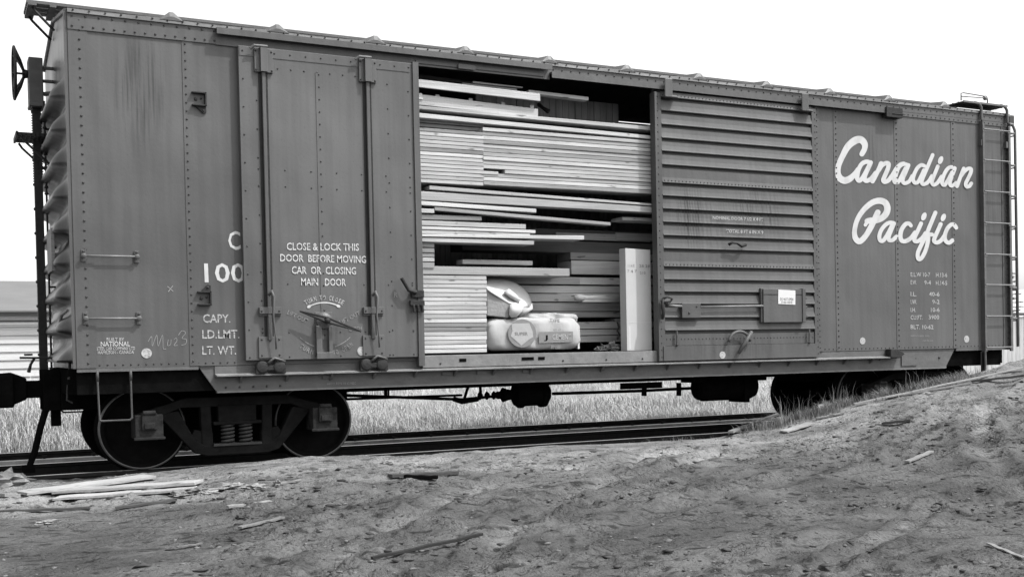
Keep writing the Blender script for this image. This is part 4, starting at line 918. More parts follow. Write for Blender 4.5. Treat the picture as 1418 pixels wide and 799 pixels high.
board(581, 146, 151, 903, 'long pale plank with frayed lower edge running the full doorway width near the top', 'wood', 0.045, .3, 175, 181, ext0=E0, ext1=E1)
board(810, 172.5, 176, 898, 'splintered shadowed plank edge under the frayed long plank at right', 'woodgrey', .16, .2, 180.5, 184)  # grey wood colour stands in for the shade here
board(581, 156, 163, 903, 'bright straight board below the dark gap near the top of the load', 'woodwhite', 0.050, .3, 187.5, 193, ext0=E0, ext1=E1)
board(581, 151.5, 155.5, 903, 'shadowed board set back in the gap above the bright straight board', 'woodold', .24, .3, 181.5, 187, ext0=E0, ext1=E1)  # dark wood colour paints the shade of the gap
for k, (a, b) in enumerate(((164.0, 169.5), (170, 175.5))):
    board(581, a, b, 670, f'{["greyish short board just under the bright straight board, left of the joint", "dull short board topping the tight left stack, left of the joint"][k]}', 'woodgrey', .15, .3, ext0=E0)
ys = np.linspace(176, 252.5, 15)
for k in range(14):
    m_ = 'woodgrey' if k in (0, 5) else ('woodwhite' if k in (1, 6, 9) else 'wood')
    board(581, ys[k], ys[k+1], 669.5 if k != 10 else 690, f'{ORD[k]} board from the top in the tight upper stack, left of the joint'.replace('topmost board from the top', 'topmost board'), m_, 0.055, .3, ext0=E0, group='tight upper stack left of the joint')
ys2 = np.linspace(170.5, 252.3, 15)
for k in range(14):
    m_ = 'woodgrey' if k in (1, 3, 5, 13) else ('woodwhite' if k in (2, 7, 12) else 'wood')
    # right-hand boards start at the joint (height read at the left edge of the doorway)
    a = S(581, ys2[k], .13)[2]; b = S(581, ys2[k+1], .13)[2]
    X0 = S(669.5, 230, .055)[0]+.001; yt_ = None
    p0_ = None
    mb = MB(); Yf = .055+((k*5) % 7)*.002
    x0_ = X0+(.0 if k not in (10,) else .26); mb.box(x0_, 6.95, Yf, Yf+.3, b, a-.006)
    o = mb.build('sawn_board', M[m_], bevel=.0035); tag(o, f'{ORD[k]} board from the top in the tight upper stack, right of the joint'.replace('topmost board from the top', 'topmost board'), 'board', 'tight upper stack right of the joint')
    o.data.transform(Matrix.Translation((-x0_, -Yf, -b))); o.location = (x0_, Yf, b)
# middle loose courses
board(594.5, 256.5, 262.5, 903, 'thin long board just below the tight upper stack, its left end notched back', 'wood', 0.055, .3, 281.5, 285, ext1=E1)
board(581, 264, 276.8, 903, 'wide full-length pale board in the middle of the load', 'wood', 0.050, .2, 286, 294.5, ext0=E0, ext1=E1)
board(581, 277.5, 283.8, 742.5, 'bright narrow board below the wide full-length board, ending mid-doorway', 'woodwhite', 0.045, .2, 288.7, 294.6, ext0=E0)
board(581, 288, 294.5, 601.5, 'short bright board end poking from behind the door post, above the slanting plank', 'woodwhite', 0.045, .2, ext0=E0)
board(602, 286, 291.5, 845.5, 'long grey plank slanting down to the right across the middle gap', 'woodgrey', 0.035, .14, 307.5, 312.3)
board(862, 299.8, 304.8, 903, 'short pale board end in the dark gap beside the right door edge', 'wood', .2, .3, ext1=E1)
board(581, 296, 304, 667, 'short board with knotted face under the slanting plank at left', 'woodgrey', 0.055, .2, 299.3, 305.5, ext0=E0)
board(581, 304.5, 312, 728, 'first board of the left middle stack, just below the knotted short board', 'wood', 0.050, .3, ext0=E0)
board(581, 312.5, 317.5, 741.5, 'second board of the left middle stack, reaching slightly further right', 'woodwhite', 0.050, .3, ext0=E0)
board(581, 318, 323.5, 734, 'third board of the left middle stack, above the longest one', 'wood', 0.050, .3, ext0=E0)
board(581, 323.5, 327.5, 809, 'longest board of the left middle stack, its end sticking out to the right', 'woodwhite', 0.040, .3, 325.7, 332, ext0=E0)
board(581, 328, 334.5, 739.5, 'bottom board of the left middle stack, over the dark hollow', 'wood', 0.050, .3, ext0=E0)
for k, (a, b) in enumerate(((335, 342), (342.5, 349.5), (350, 355.5), (356, 362), (362.5, 371))):
    board(581, a, b, 601.5, f'{ORD[k]} stub end left of the dark hollow beside the door post', 'woodgrey' if k == 4 else 'wood', .13, .2, ext0=E0, group='board stubs left of the hollow')
board(640.5, 358.5, 365.5, 737.5, 'short pale board lying inside the dark hollow', 'wood', .25, .2)
board(581, 367.5, 379.5, 788.5, 'wide grey board forming the floor of the dark hollow', 'woodgrey', .14, .6, ext0=E0)
ys = np.linspace(380.5, 489.5, 19)
for k in range(18):
    m_ = {3: 'woodwhite', 5: 'wood', 11: 'woodgrey', 12: 'woodgrey', 14: 'woodwhite', 16: 'woodwhite', 10: 'woodwhite'}.get(k, 'wood')
    board(581, ys[k], ys[k+1], 673.5+(.7 if k % 3 else 0), f'{ORD[k]} board from the top in the lower left stack beside the sack'.replace('topmost board from the top', 'topmost board'), m_, 0.045, .5, ext0=E0, group='lower left stack')
# right-hand stack, set back behind the sack
YB = .62  # darker wood on some of these boards carries the shade of the recess
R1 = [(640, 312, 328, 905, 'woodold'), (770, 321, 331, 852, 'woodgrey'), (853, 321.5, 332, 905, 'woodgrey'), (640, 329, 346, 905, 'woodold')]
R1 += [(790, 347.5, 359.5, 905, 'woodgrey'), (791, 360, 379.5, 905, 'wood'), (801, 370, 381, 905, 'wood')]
lab = ['dark board high in the set-back right stack, behind the slanting plank', 'dim board in the set-back right stack left of the butt joint', 'dim board in the set-back right stack right of the butt joint', 'long dark board in the set-back right stack above the pale ones',
       'upper greyish board right of the dark hollow', 'middle pale board right of the dark hollow', 'lower pale board right of the dark hollow']
for (a, t, b, c, m_), l in zip(R1, lab): 
    if l.startswith('lower pale'): continue
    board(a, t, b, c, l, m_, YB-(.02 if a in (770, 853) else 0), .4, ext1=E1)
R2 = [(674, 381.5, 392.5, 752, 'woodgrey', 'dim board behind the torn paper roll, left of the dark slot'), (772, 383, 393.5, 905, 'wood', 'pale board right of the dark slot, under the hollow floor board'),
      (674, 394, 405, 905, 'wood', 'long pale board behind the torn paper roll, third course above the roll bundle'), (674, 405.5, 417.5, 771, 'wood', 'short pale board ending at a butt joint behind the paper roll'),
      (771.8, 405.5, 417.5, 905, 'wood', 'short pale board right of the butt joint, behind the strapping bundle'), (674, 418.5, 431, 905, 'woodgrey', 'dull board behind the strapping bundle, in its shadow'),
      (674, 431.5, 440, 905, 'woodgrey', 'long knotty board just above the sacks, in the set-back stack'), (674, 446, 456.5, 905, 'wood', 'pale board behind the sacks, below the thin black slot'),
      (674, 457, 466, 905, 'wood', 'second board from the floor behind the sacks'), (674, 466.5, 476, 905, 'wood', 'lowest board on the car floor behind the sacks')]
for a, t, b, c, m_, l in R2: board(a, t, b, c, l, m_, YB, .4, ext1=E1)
board(674, 440.5, 445.5, 718, 'thin board behind the left sack at slot height', 'wood', YB, .3); board(852, 440.5, 445.5, 905, 'thin board end right of the thin black slot', 'woodgrey', YB, .3, ext1=E1)
mb = MB()
for i in range(22): xx = 4.45+i*.088; mb.box(xx+.002, xx+.084, .82+.004*(i % 3), .86, 3.5, 4.26)
tag(mb.build('plank_panel', M['inside']), 'dim upright plank panel behind the top right of the load', 'panel')
# torn roll of padding / paper
def sheet(name, rows, m, parent=None, sm_=True, close=False):
    mb = MB(); vs = [[mb.bm.verts.new(p) for p in r] for r in rows]
    for i in range(len(vs)-1):
        for j in range(len(vs[0])-1): mb.bm.faces.new((vs[i][j], vs[i][j+1], vs[i+1][j+1], vs[i+1][j]))
    return mb.build(name, m, parent, smooth=sm_)
pr = thing('paper_bundle', S(705, 440, .25), 'torn white wrapped bundle with dark side, resting on the printed sack', 'bundle')
def pw(pts, Y): return [tuple(S(a, b, Y)) for a, b in pts]
def blobmesh(outline, Y0, Y1, puff, n=10):
    mb = MB(); c = np.mean(np.array(outline), 0); rings = []
    prof = [(1.0, 1.0), (.99, .7), (.93, .35), (.80, .12), (.55, .0)]
    for s_, d in prof:
        rings.append([mb.bm.verts.new(tuple(S(c[0]+(a-c[0])*s_, c[1]+(b-c[1])*s_, Y0+(Y1-Y0)*d)+np.array([0, 0, 0]))) for a, b in outline])
    for i in range(len(rings)-1):
        k = len(outline)
        for j in range(k): mb.bm.faces.new((rings[i][j], rings[i][(j+1) % k], rings[i+1][(j+1) % k], rings[i+1][j]))
    mb.bm.faces.new(rings[-1]); mb.bm.faces.new(rings[0][::-1]); return mb
dark = [(674, 398), (700, 415), (707, 422), (704, 440), (690, 438.5), (675, 437)]
mb = MB(); 
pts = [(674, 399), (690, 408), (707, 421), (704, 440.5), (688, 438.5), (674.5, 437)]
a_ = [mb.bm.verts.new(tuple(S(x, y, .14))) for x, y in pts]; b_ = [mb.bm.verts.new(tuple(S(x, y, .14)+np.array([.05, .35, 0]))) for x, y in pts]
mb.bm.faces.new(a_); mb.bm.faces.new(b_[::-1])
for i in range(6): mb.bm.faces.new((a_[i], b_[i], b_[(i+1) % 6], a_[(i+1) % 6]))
mb.build('pad_side', M['wrapdark'], pr, bevel=.01)  # darker colour paints the shade on the bundle's left side
top = [[(674, 386), (682, 384.5), (700, 386.5), (714, 391), (726, 399), (734, 410), (737, 421), (735, 427)],
       [(673.5, 390), (684, 391), (700, 393), (712, 399), (722, 408), (729, 417), (731, 424), (728, 427)],
       [(673.5, 395), (684, 400), (697, 404), (707, 409), (715, 414), (722, 419), (726, 425), (724, 427)],
       [(674, 400), (683, 406), (694, 413), (705, 420.5), (712, 421), (718, 422), (722, 426), (722, 428)]]
rows = []
for i, r in enumerate(top):
    rows.append([tuple(S(x, y, .42-.1*i+.02*math.sin(j*1.7+i)) ) for j, (x, y) in enumerate(r)])
o = sheet('torn_paper', rows, M['wrap'], pr); md_ = o.modifiers.new('s', 'SUBSURF'); md_.levels = md_.render_levels = 2; md_ = o.modifiers.new('t', 'SOLIDIFY'); md_.thickness = .012
o = blobmesh([(706, 422), (713, 419), (724, 423), (723, 431), (716, 439), (708, 440), (705, 436)], .30, .10, 1).build('paper_fold', M['wrap'], pr, smooth=True)
o = blobmesh([(722, 426), (733, 426), (737, 420), (738, 428), (729, 434), (718, 440), (719, 434)], .34, .18, 1).build('paper_fold', M['card'], pr, smooth=True)
o = blobmesh([(697, 405), (705, 400), (715, 408), (722, 416), (717, 418), (707, 413)], .22, .13, 1).build('torn_flap', M['wrap'], pr, smooth=True)
# sacks
def sack(px0, px1, yt, yb, Y, label, dep=.32, n=0):
    a, b = S(px0, yb, Y), S(px1, yt, Y); x0, x1 = a[0], b[0]; z0 = a[2]; z1 = S(px0, yt, Y)[2]
    mb = MB(); NX, NT = 26, 20; rings = []
    for i in range(NX+1):
        u = i/NX; x = x0+(x1-x0)*u; e = min(u, 1-u)*2; puff = min(1, (e*6))**.45*.30+.70
        if i in (0, NX): puff = .62
        r = []
        for k in range(NT):
            t = 2*math.pi*k/NT; cy = math.copysign(abs(math.cos(t))**.45, math.cos(t)); cz = math.copysign(abs(math.sin(t))**.45, math.sin(t))
            wob = .010*math.sin(u*23+k*1.3+n)+.009*math.sin(u*9+k*.9)+.006*abs(math.sin(u*31+k*.5))
            yy = Y+dep/2-cy*dep/2*(.75+.25*puff); zz = (z0+z1)/2+cz*(z1-z0)/2*puff
            if cz < 0: zz = max(zz, z0+.004)
            r.append(mb.bm.verts.new((x+.012*math.sin(k*1.1+n)*(i in (0, NX)), yy-wob, zz+wob*.6*(cz > 0))))
        rings.append(r)
    for i in range(NX):
        for k in range(NT): mb.bm.faces.new((rings[i][k], rings[i][(k+1) % NT], rings[i+1][(k+1) % NT], rings[i+1][k]))
    mb.bm.faces.new(rings[0]); mb.bm.faces.new(rings[-1][::-1])
    root = thing('paper_sack', (x0, Y+dep/2, z0), label, 'sack')
    o = mb.build('sack_body', M['sack'], root, smooth=True)
    mb = MB(); mb.box(x1-.005, x1+.02, Y+.06, Y+dep-.06, z0+.01, z0+(z1-z0)*.75); mb.build('stitched_end', M['wrap'], root)
    return root
sk = sack(676, 803, 440.5, 486.5, .13, 'full paper sack printed with a round emblem, lying on the car floor')
yS = .118
def flat(name, poly, m, parent, Y): 
    mb = MB(); mb.bm.faces.new([mb.bm.verts.new((S(x, y, Y)[0], Y, S(x, y, Y)[2])) for x, y in poly]); return mb.build(name, m, parent)
cx_, cy_ = 723, 461.5
mb = MB(); R0 = 19.5
octo = [(cx_+R0*math.cos(t), cy_+R0*1.0*math.sin(t)) for t in np.linspace(0, 2*math.pi, 37)[:-1]]
inner = [(cx_-15, cy_-13.5), (cx_+10, cy_-14), (cx_+14.5, cy_-3), (cx_+15.5, cy_+5), (cx_+9, cy_+9), (cx_-1, cy_+17), (cx_-11, cy_+8), (cx_-16, cy_+4), (cx_-13.5, cy_-3)]
flat('sack_emblem', octo, M['dim2'] if 'dim2' in M else M['print'], sk, yS-.012); flat('sack_emblem', inner, M['sack'], sk, yS-.015)
T('SUPER', M['print'], 713, 731, 462, 462, 4.5, yS-.018, 'sack_lettering', sk)
flat('sack_panel', [(746.5, 459.5), (793.5, 459), (793.5, 473.5), (746.5, 475)], M['print'], sk, yS-.012)
T('CEMENT', M['sack'], 765, 791, 466.5, 466.2, 7.5, yS-.015, 'sack_lettering', sk); T('J', M['under'], 753.5, 758.5, 468, 468, 8, yS-.015, 'sack_lettering', sk)
T('TYPE', M['print'], 761, 775, 443.5, 443.5, 5, yS+.004, 'sack_lettering', sk); T('NET WT', M['print'], 766, 777, 457, 457, 2.8, yS-.013, 'sack_lettering', sk)
T('87 LBS', M['print'], 763, 776, 480.5, 480.5, 5, yS-.006, 'sack_lettering', sk)
sack(722, 800, 434.5, 446, .30, 'second pale paper sack behind and above the printed sack', .26, 3)
# carton
yC_ = .10
a, b = S(868.5, 486, yC_), S(901.5, 345.5, yC_); x0 = a[0]; x1 = 6.40; z0 = 1.118; z1 = S(868.5, 344, yC_)[2]
ct = thing('cardboard_carton', (x0, .25, z0), 'tall plain cardboard carton standing upright at the right side of the doorway', 'carton')
mb = MB(); mb.hexa([(x0, yC_, z0), (x1, yC_, z0), (x1-.01, .24, z0), (x0-.01, .24, z0), (x0, yC_, z1), (x1, yC_, z1-.01), (x1-.01, .24, z1-.01), (x0-.01, .24, z1)]); mb.build('box_body', M['card'], ct, bevel=.004)
mb = MB(); mb.box(x0+.01, x1-.01, yC_-.002, yC_-.0005, z0+.34, z0+.346); mb.box(x0+.03, x0+.05, yC_-.001, yC_-.0004, z0+.02, z0+.3); mb.build('tape_line', M['wrap'], ct)
T('1 1 4 X', M['dim'], 869.5, 879, 368, 368, 4, yC_-.003, 'carton_lettering', ct); T('28 28', M['dim'], 885, 900, 368.5, 368.5, 4, yC_-.003, 'carton_lettering', ct); T('7 4 7', M['dim'], 868.5, 882, 375.5, 375.5, 4, yC_-.003, 'carton_lettering', ct); T('210', M['dim'], 886, 894, 378, 378, 3.6, yC_-.003, 'carton_lettering', ct)
# strapping bundle
bd = thing('strapping_bundle', S(800, 414, .4), 'bundle of thin metal strips with a dark wrapped end beside the carton', 'bundle')
mb = MB()
for k, (a, b) in enumerate(((409, 410.6), (411, 413), (414, 416), (416.6, 418))):
    p, q_ = S(796, a, .42), S(800, b, .42); mb.box(p[0]+.03*k, 6.38, .42-.02*(k % 2), .52, q_[2], p[2])
mb.build('metal_strip', M['strap'], bd)
blobmesh([(795, 411), (800, 407.5), (808, 408.5), (811, 411), (809, 416), (801, 418), (795, 416)], .5, .34, 1).build('wrapped_end', M['wrapdark'], bd, smooth=True)
# twine and rubbish on the car floor
mb = MB(); rr = random.Random(3)
for k in range(16):
    x_, y_ = 824+rr.random()*31, 484-rr.random()**1.7*10*(1-abs((k/16)-.5)); p = S(x_, y_, .3+rr.random()*.15); pts = [p+np.array([rr.uniform(-.07, .07), rr.uniform(-.05, .05), rr.uniform(-.03, .04)]) for _ in range(4)]
    mb.tube(pts, rr.uniform(.004, .016), 5)
tag(mb.build('rubbish_heap', M['wrapdark']), 'small heap of dark twine and scraps on the car floor by the carton', 'scrap')
mb = MB(); p = [S(855, 446, .35), S(857, 453, .34), S(855, 458, .34), S(858, 464, .34), S(855, 470, .34)]; mb.tube(p, .012, 6); tag(mb.build('twine', M['iron']), 'dark frayed twine hanging down the boards beside the carton', 'twine')
mb = MB(); mb.tube([S(746, 145, .6), S(752, 150, .5), S(760, 155, .45)], [.025, .02, .03], 6); tag(mb.build('wire_hook', M['iron']), 'dark bent strap end beside the end of the topmost pale board', 'strap')
mb = MB(); p = S(897, 174, .16); mb.prism_xz([(p[0]-.1, p[2]-.06), (p[0]+.08, p[2]-.06), (p[0]+.05, p[2]+.02), (p[0]+.0, p[2]+.0)], .14, .17); tag(mb.build('wood_chip', M['wood']), 'splintered wedge of wood at the top right corner of the load', 'wood scrap')

# ------------------------------------------------------------------ things lying in the yard
def gplank(p0, p1, wid, th, m, label, cat='plank', lift=.012, name='loose_plank', taper=1.0):
    a, b = ghit(*p0), ghit(*p1); d = (b-a); d2 = Vector((d.x, d.y, 0)).normalized(); n = Vector((-d2.y, d2.x, 0))
    mb = MB(); N = 8; rows = []
    for i in range(N+1):
        p = a.lerp(b, i/N); zz = a.z+(b.z-a.z)*i/N
        w_ = wid*(1+(taper-1)*i/N)*.5; zz += lift+.003*math.sin(i*1.9)
        rows.append([mb.bm.verts.new((p.x+n.x*s*w_, p.y+n.y*s*w_, zz+h)) for s, h in ((-1, 0), (1, 0), (1, th), (-1, th))])
    for i in range(N):
        for k in range(4): mb.bm.faces.new((rows[i][k], rows[i][(k+1) % 4], rows[i+1][(k+1) % 4], rows[i+1][k]))
    mb.bm.faces.new(rows[0]); mb.bm.faces.new(rows[-1][::-1])
    o = mb.build(name, M[m], bevel=.002); o.data.transform(Matrix.Translation(-a)); o.location = a
    return tag(o, label, cat)
gplank((30, 687), (208, 663), .26, .025, 'plank', 'bright clean plank lying slanted nearest the rail at left, uppermost of the white pair')
gplank((80, 685), (276, 673), .26, .025, 'plank', 'bright wide plank lying in front of the slanted one at left', lift=.02)
gplank((78, 693), (270, 680), .22, .022, 'plank', 'narrow bright plank along the front edge of the white pair', lift=.008)
gplank((0, 694), (22, 690), .12, .03, 'woodgrey', 'dull board end sticking into the picture left of the white planks')
gplank((240, 684), (314, 679), .14, .012, 'yardwood', 'scrap of pale board half hidden by crumpled paper right of the white planks')
gplank((380, 672), (417, 668), .06, .015, 'yardwood', 'short thin lath right of the crumpled scraps')
gplank((160, 707), (245, 697), .07, .02, 'woodold', 'dark weathered slat in front of the white planks')
gplank((315, 706), (375, 697), .06, .02, 'stick', 'grey weathered slat below the crumpled scraps')
gplank((0, 711), (125, 706), .05, .02, 'woodold', 'long thin dark slat at the left picture edge')
gplank((332, 735), (392, 719), .05, .015, 'stick', 'pale stick lying alone in the left yard')
gplank((245, 761), (280, 756), .03, .012, 'stick', 'thin pale splinter in the lower left yard')
gplank((515, 777), (668, 751), .035, .02, 'iron', 'long dark stick on the dirt in the lower middle', lift=.02)
gplank((540, 663), (632, 658), .10, .03, 'woodold', 'charred dark board scrap on the dirt below the rear wheel')
gplank((560, 664), (606, 667), .07, .03, 'under', 'small black board piece crossing the charred scrap')
gplank((1012, 605), (1090, 573), .07, .03, 'stick', 'long pale lath leaning up the bank below the far truck', lift=.05)
gplank((1085, 600), (1122, 589), .16, .02, 'plank', 'short bright board flat on the slope right of the leaning lath')
gplank((1222, 590), (1262, 584.5), .10, .03, 'woodold', 'small dark-edged board alone on the right slope')
gplank((1130, 582), (1170, 573), .05, .02, 'yardwood', 'thin pale lath above the bright board, at the edge of the weeds')
gplank((1182, 564), (1418, 513), .05, .02, 'yardwood', 'very long pale lath running up the right slope to the picture edge', lift=.03)
gplank((1230, 553), (1345, 533), .05, .02, 'stick', 'thin grey lath above the very long pale lath')
gplank((1345, 531), (1418, 523), .07, .03, 'woodold', 'dark slat near the right picture edge below the long lath')
gplank((1256, 643), (1290, 628), .06, .02, 'yardwood', 'short pale stick in the middle of the right slope')
gplank((1368, 755), (1418, 778), .035, .01, 'stick', 'pale curved splinter at the lower right corner')
# crumpled scraps of paper and bark
def scrap(px, py, r, m, label, sq=.45, seed=0, name='crumpled_scrap'):
    p = ghit(px, py); bm = bmesh.new(); bmesh.ops.create_icosphere(bm, subdivisions=3, radius=r); rr = random.Random(seed)
    ph = [rr.uniform(0, 6) for _ in range(6)]
    for v in bm.verts:
        c = v.co; k = 1+.35*math.sin(c.x/r*5+ph[0])*math.sin(c.y/r*6+ph[1])+.25*math.sin(c.z/r*9+ph[2]+c.x/r*7)
        v.co = Vector((c.x*k*1.6, c.y*k, c.z*k*sq))
    me = bpy.data.meshes.new(name); bm.to_mesh(me); bm.free(); me.materials.append(M[m]); o = bpy.data.objects.new(name, me); COL.objects.link(o)
    o.location = (p.x, p.y, p.z+r*sq*.5); o.rotation_euler = (0, 0, rr.uniform(0, 3)); return tag(o, label, 'scrap')
scrap(250, 688, .07, 'stick', 'crumpled grey paper scrap at the right end of the white planks', seed=1)
scrap(272, 684, .08, 'stick', 'larger crumpled paper scrap beside the wide white plank end', seed=2)
scrap(290, 687, .05, 'dim', 'small dark crumple between the larger scrap and the board piece', seed=3)
scrap(322, 675, .06, 'stick', 'curled scrap right of the half hidden pale board', seed=4)
scrap(352, 678, .06, 'dim', 'dark curled bark piece left of the short thin lath', seed=5)
scrap(384, 672, .028, 'stick', 'small upright bark piece beside the short thin lath', 1.4, seed=6)
scrap(66, 724, .05, 'yardwood', 'pale twisted wood chip in the left yard', .3, seed=7)
scrap(536, 644, .04, 'yardwood', 'bright forked chip on the pale sand below the rear wheel', .6, seed=8)
scrap(5, 672, .13, 'stick', 'rounded grey stone by the rail at the left picture edge', .7, seed=9)
scrap(335, 720, .04, 'clod', 'flat dark clod in the left yard near the pale stick', .4, seed=10)

# dirt clods: uncountable
def clods(n, name, rmin, rmax, m, box_, seed, label=None, flat_=.6):
    rs = np.random.RandomState(seed); bm = bmesh.new(); bmesh.ops.create_icosphere(bm, subdivisions=1, radius=1); V = np.array([v.co[:] for v in bm.verts]); F = np.array([[v.index for v in f.verts] for f in bm.faces]); bm.free()
    x = rs.uniform(box_[0], box_[1], n*4); y = rs.uniform(box_[2], box_[3], n*4); k = vnoise(x*.9, y*.9, 9)*2+.6+vnoise(x*3, y*3, 19) > rs.uniform(0, 1.5, n*4); x, y = x[k][:n], y[k][:n]; n = len(x)
    z = hground(x, y); r = rmin+(rmax-rmin)*rs.uniform(0, 1, n)**5
    VV = V[None]*(1+rs.uniform(-.55, .55, (n, len(V), 1)))*r[:, None, None]*np.stack([rs.uniform(.8, 1.6, n), rs.uniform(.8, 1.3, n), np.full(n, flat_)], -1)[:, None, :]
    VV = VV+np.stack([x, y, z+r*.1], -1)[:, None, :]
    FF = F[None]+(np.arange(n)*len(V))[:, None, None]
    me = bpy.data.meshes.new(name); me.vertices.add(n*len(V)); me.vertices.foreach_set('co', VV.ravel().astype(np.float32)); me.loops.add(FF.size); me.loops.foreach_set('vertex_index', FF.ravel().astype(np.int32)); me.polygons.add(FF.size//3); me.polygons.foreach_set('loop_start', np.arange(0, FF.size, 3, dtype=np.int32)); me.update(); me.validate()
    me.materials.append(M[m]); o = bpy.data.objects.new(name, me); COL.objects.link(o); tag(o, kind='stuff', label=label)
_c = mat('damp_clod_b', .055, .95, .1, .4, (9, 9, 9)); M['clodpale'] = mat('dry_clod', .12, .95, .1, .3, (9, 9, 9))
clods(7500, 'dirt_clods', .004, .036, 'clod', (-3, 12.5, -8.5, -.9), 1, 'dark damp clods scattered over the yard', .35)  # clods darker than the dirt around them
clods(5000, 'sand_clods', .004, .02, 'clodpale', (-3, 13, -8.5, .2), 2, 'dry pale crumbs of dirt scattered over the yard')

# ------------------------------------------------------------------ grass and weeds
def blades(name, n, region, hmin, hmax, wid, m, seed, label, lean=.35, dens=None, zoff=-.03, bend=.5):
    rs = np.random.RandomState(seed); x = rs.uniform(region[0], region[1], n); y = rs.uniform(region[2], region[3], n)
    if dens is not None: k = rs.uniform(0, 1, n) < dens(x, y); x, y = x[k], y[k]; n = len(x)
    z = hground(x, y, False)+zoff; h = rs.uniform(hmin, hmax, n)*(.6+.9*np.clip(vnoise(x*1.7, y*1.7, 5)+.5, 0, 1)); az = rs.uniform(0, 2*math.pi, n)
    dx, dy = np.cos(az), np.sin(az); ln = rs.uniform(.05, lean, n)*h; w_ = rs.uniform(.6, 1.4, n)*wid
    # blade: base pair, middle pair, tip
    px_, py_ = -dy*w_, dx*w_
    P0 = np.stack([x-px_, y-py_, z], -1); P1 = np.stack([x+px_, y+py_, z], -1)
    P2 = np.stack([x+dx*ln*.35-px_*.8, y+dy*ln*.35-py_*.8, z+h*.6], -1); P3 = np.stack([x+dx*ln*.35+px_*.8, y+dy*ln*.35+py_*.8, z+h*.6], -1)
    P4 = np.stack([x+dx*ln*(1+bend), y+dy*ln*(1+bend), z+h*rs.uniform(.85, 1, n)], -1)
    V = np.stack([P0, P1, P2, P3, P4], 1); b = (np.arange(n)*5)[:, None]
    F = np.concatenate([b+np.array([[0, 1, 3]]), b+np.array([[0, 3, 2]]), b+np.array([[2, 3, 4]])], 1).reshape(-1, 3)
    me = bpy.data.meshes.new(name); me.vertices.add(n*5); me.vertices.foreach_set('co', V.ravel().astype(np.float32)); me.loops.add(F.size); me.loops.foreach_set('vertex_index', F.ravel().astype(np.int32)); me.polygons.add(len(F)); me.polygons.foreach_set('loop_start', np.arange(0, F.size, 3, dtype=np.int32)); me.update(); me.validate()
    me.materials.append(M[m]); o = bpy.data.objects.new(name, me); COL.objects.link(o); return tag(o, label, kind='stuff')
M['drygrass'] = mat('dry_grass', .42, .85, .1, .25, (1.1, 1.1, 1.1), detail=8); M['weed'] = mat('dusty_weed', .17, .8, .2, .4, (3, 3, 3), detail=8); M['darkgrass'] = mat('greener_grass', .19, .8, .2, .4, (2, 2, 2))
blades('dry_grass', 220000, (-5, 22, 4.45, 12), .07, .30, .0032, 'drygrass', 3, 'tall dry pale grass on the bank beyond the tracks', dens=lambda x, y: np.where(x < 1.2+.3*(y-4.5), .25, 1.0), lean=1.1)
blades('green_grass', 50000, (-5, 22, 4.5, 12), .08, .30, .004, 'darkgrass', 4, 'darker patches of grass on the bank beyond the tracks', dens=lambda x, y: np.where(x < 1.2+.3*(y-4.5), 1.0, np.clip(vnoise(x*.8, y*.8, 7)*2.2+.2, 0, .8)))  # darker blades, thickest at the left end of the bank
blades('far_grass', 40000, (-12, 45, 13, 34), .2, .5, .008, 'drygrass', 6, 'field of dry grass behind the tracks')
def wd(x, y):
    c = -.05-.35*sm(7.6, 9.5, x); return np.clip(1.2-np.abs(y-c-.12)/.32, 0, 1)*sm(7.6, 8.3, x)*(1-sm(10.6, 11.6, x))*np.clip(vnoise(x*3, y*4, 12)*4+.7, .1, 1)
blades('weeds', 75000, (7.5, 12.0, -.9, .6), .04, .21, .0022, 'weed', 8, 'clump of dusty weeds along the top of the dirt bank by the far truck', dens=wd, lean=.9)
blades('tall_weeds', 900, (7.8, 11.2, -.4, .35), .25, .5, .0022, 'weed', 9, 'thin tall weed stems against the far truck', dens=lambda x, y: np.clip(vnoise(x*2.3, y*1, 14)*4-.4, 0, 1), lean=.35)
blades('sparse_grass', 2500, (5.0, 8.4, -.3, .6), .03, .10, .002, 'weed', 10, 'sparse grass tufts beside the near rail', dens=lambda x, y: np.clip(vnoise(x*5, y*5, 16)*4-.9, 0, 1), lean=.8)

# ------------------------------------------------------------------ background
M['clap'] = mat('weathered_clapboard', .40, .85, .2, .15, (.6, 3, 9), .1, 20); M['roofm'] = mat('pale_shed_roof', .13, .85, .2, .10, (1, 1, 3)); M['fencem'] = mat('pale_fence_board', .36, .85, .2, .25, (6, 6, 1)); M['pole'] = mat('dark_pipe', .05, .6)
BY = 24.0
a, b, c = S(0, 403, BY+3), S(0, 433, BY), S(0, 540, BY)
sh = thing('warehouse', (-4, BY, 0), 'long pale clapboard warehouse with a low roof behind the coupler at left', 'warehouse')
bx0, bx1 = -16.0, 6.0; zE = b[2]; 
mb = MB(); zz = .0; kk = 0
mb.box(bx0, bx1, BY+.06, BY+8, 0, zE)
while zz < zE-.05:
    h = .22; mb.hexa([(bx0, BY-.02, zz), (bx1, BY-.02, zz), (bx1, BY+.06, zz), (bx0, BY+.06, zz), (bx0, BY+.02, zz+h), (bx1, BY+.02, zz+h), (bx1, BY+.06, zz+h), (bx0, BY+.06, zz+h)]); zz += h
mb.build('wall', M['clap'], sh)
mb = MB(); zt = a[2]
mb.prism_yz([(BY-.12, zE-.03), (BY+4.0, zt+.25), (BY+8.35, zE-.03), (BY+8.35, zE+.05), (BY+4, zt+.34), (BY-.12, zE+.05)], bx0-.3, bx1+.3); mb.build('roof', M['roofm'], sh)
mb = MB(); mb.tube([(bx0, BY-.3, zE-.02), (bx1, BY-.3, zE+.02)], .05, 6); mb.tube([(bx0, BY-.1, zE-.22), (bx1, BY-.1, zE-.2)], .045, 6)
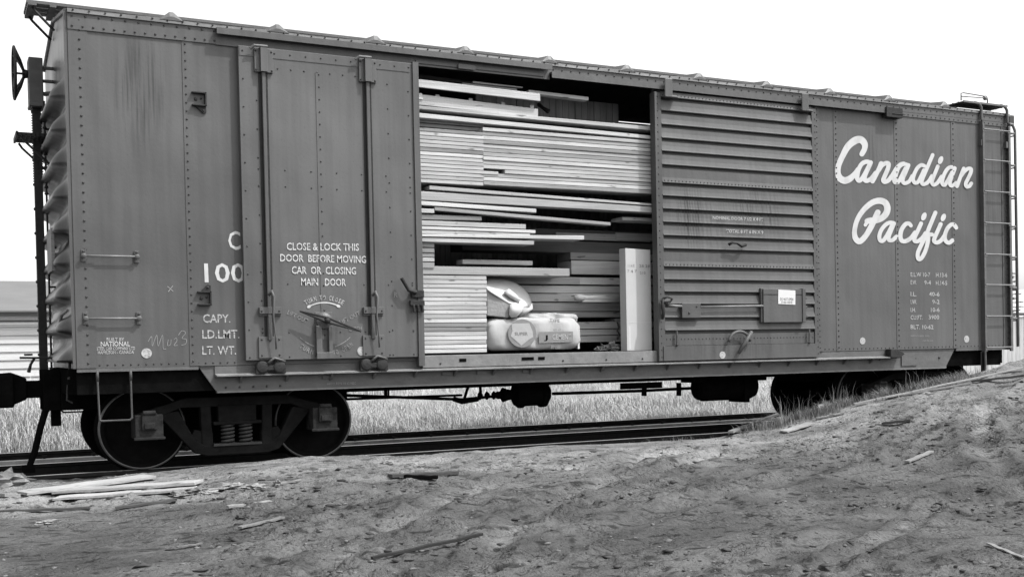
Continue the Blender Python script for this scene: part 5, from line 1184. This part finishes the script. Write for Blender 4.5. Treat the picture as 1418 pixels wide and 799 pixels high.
for i in range(9): mb.box(bx0+1+i*2.4, bx0+1.06+i*2.4, BY-.12, BY-.0, zE-.3, zE)
mb.build('pipe', M['pole'], sh)
# right background
FY = 12.0
p0, p1 = S(1408, 437, FY), S(1408, 495, FY)
fn = thing('board_fence', (24, FY, 0), 'pale vertical board fence seen past the far end of the boxcar', 'fence')
zt = p0[2]; X = 17.0; k = 0
mb = MB()
while X < 34: w_ = .16; mb.box(X, X+w_-.012, FY, FY+.03, 0, zt-.02+random.uniform(-.02, .02)); X += w_
mb.build('boards', M['fencem'], fn)
mb = MB(); mb.box(17, 34, FY-.05, FY+.06, zt, zt+.08); mb.build('top_rail', M['pole'], fn)
HY = 60
p0, p1 = S(1404, 400, HY), S(1418, 402, HY)
mb = MB(); hx = np.linspace(p0[0]-30, p0[0]+45, 26); rows = []
for i, x_ in enumerate(hx):
    z_ = p0[2]*max(0, 1-((x_-p0[0]-4)/42)**2)
    rows.append([mb.bm.verts.new((x_, HY-14, -.5)), mb.bm.verts.new((x_, HY-6, z_*.6)), mb.bm.verts.new((x_, HY, z_)), mb.bm.verts.new((x_, HY+14, -.5))])
for i in range(len(rows)-1):
    for j in range(3): mb.bm.faces.new((rows[i][j], rows[i+1][j], rows[i+1][j+1], rows[i][j+1]))
tag(mb.build('hill', M['fencem'], None, smooth=True), kind='structure')
# small conifer whose twigs show beside the ladder
TY = 14.0; p = S(1400, 385, TY); tz = S(1400, 372, TY)[2]
tre = thing('conifer_tree', (p[0], TY, 0), 'small dark conifer whose twigs show just past the far ladder', 'tree')
mb = MB(); mb.tube([(p[0]-.1, TY, 0), (p[0]-.1, TY, tz*.6), (p[0]-.1, TY, tz)], [.09, .05, .01], 8); mb.build('trunk', M['woodold'], tre)
mb = MB(); rr = random.Random(5)
for i in range(46):
    z_ = tz*(.3+.68*i/46); r_ = .12+(tz-z_)*.30; a_ = i*2.4
    e = Vector((math.cos(a_)*r_, math.sin(a_)*r_, .05*r_)); b0 = Vector((p[0]-.1, TY, z_)); mb.tube([b0, b0+e], [.012, .004], 4)
    for k in range(14):
        q0 = b0+e*(.25+.75*k/14)
        for s in (-1, 1): d = Vector((-math.sin(a_)*s*.10+math.cos(a_)*.05, math.cos(a_)*s*.10+math.sin(a_)*.05, rr.uniform(-.03, .04))); mb.tube([q0, q0+d], [.010, .002], 3, cap=False)
mb.build('crown', M['pole'], tre)
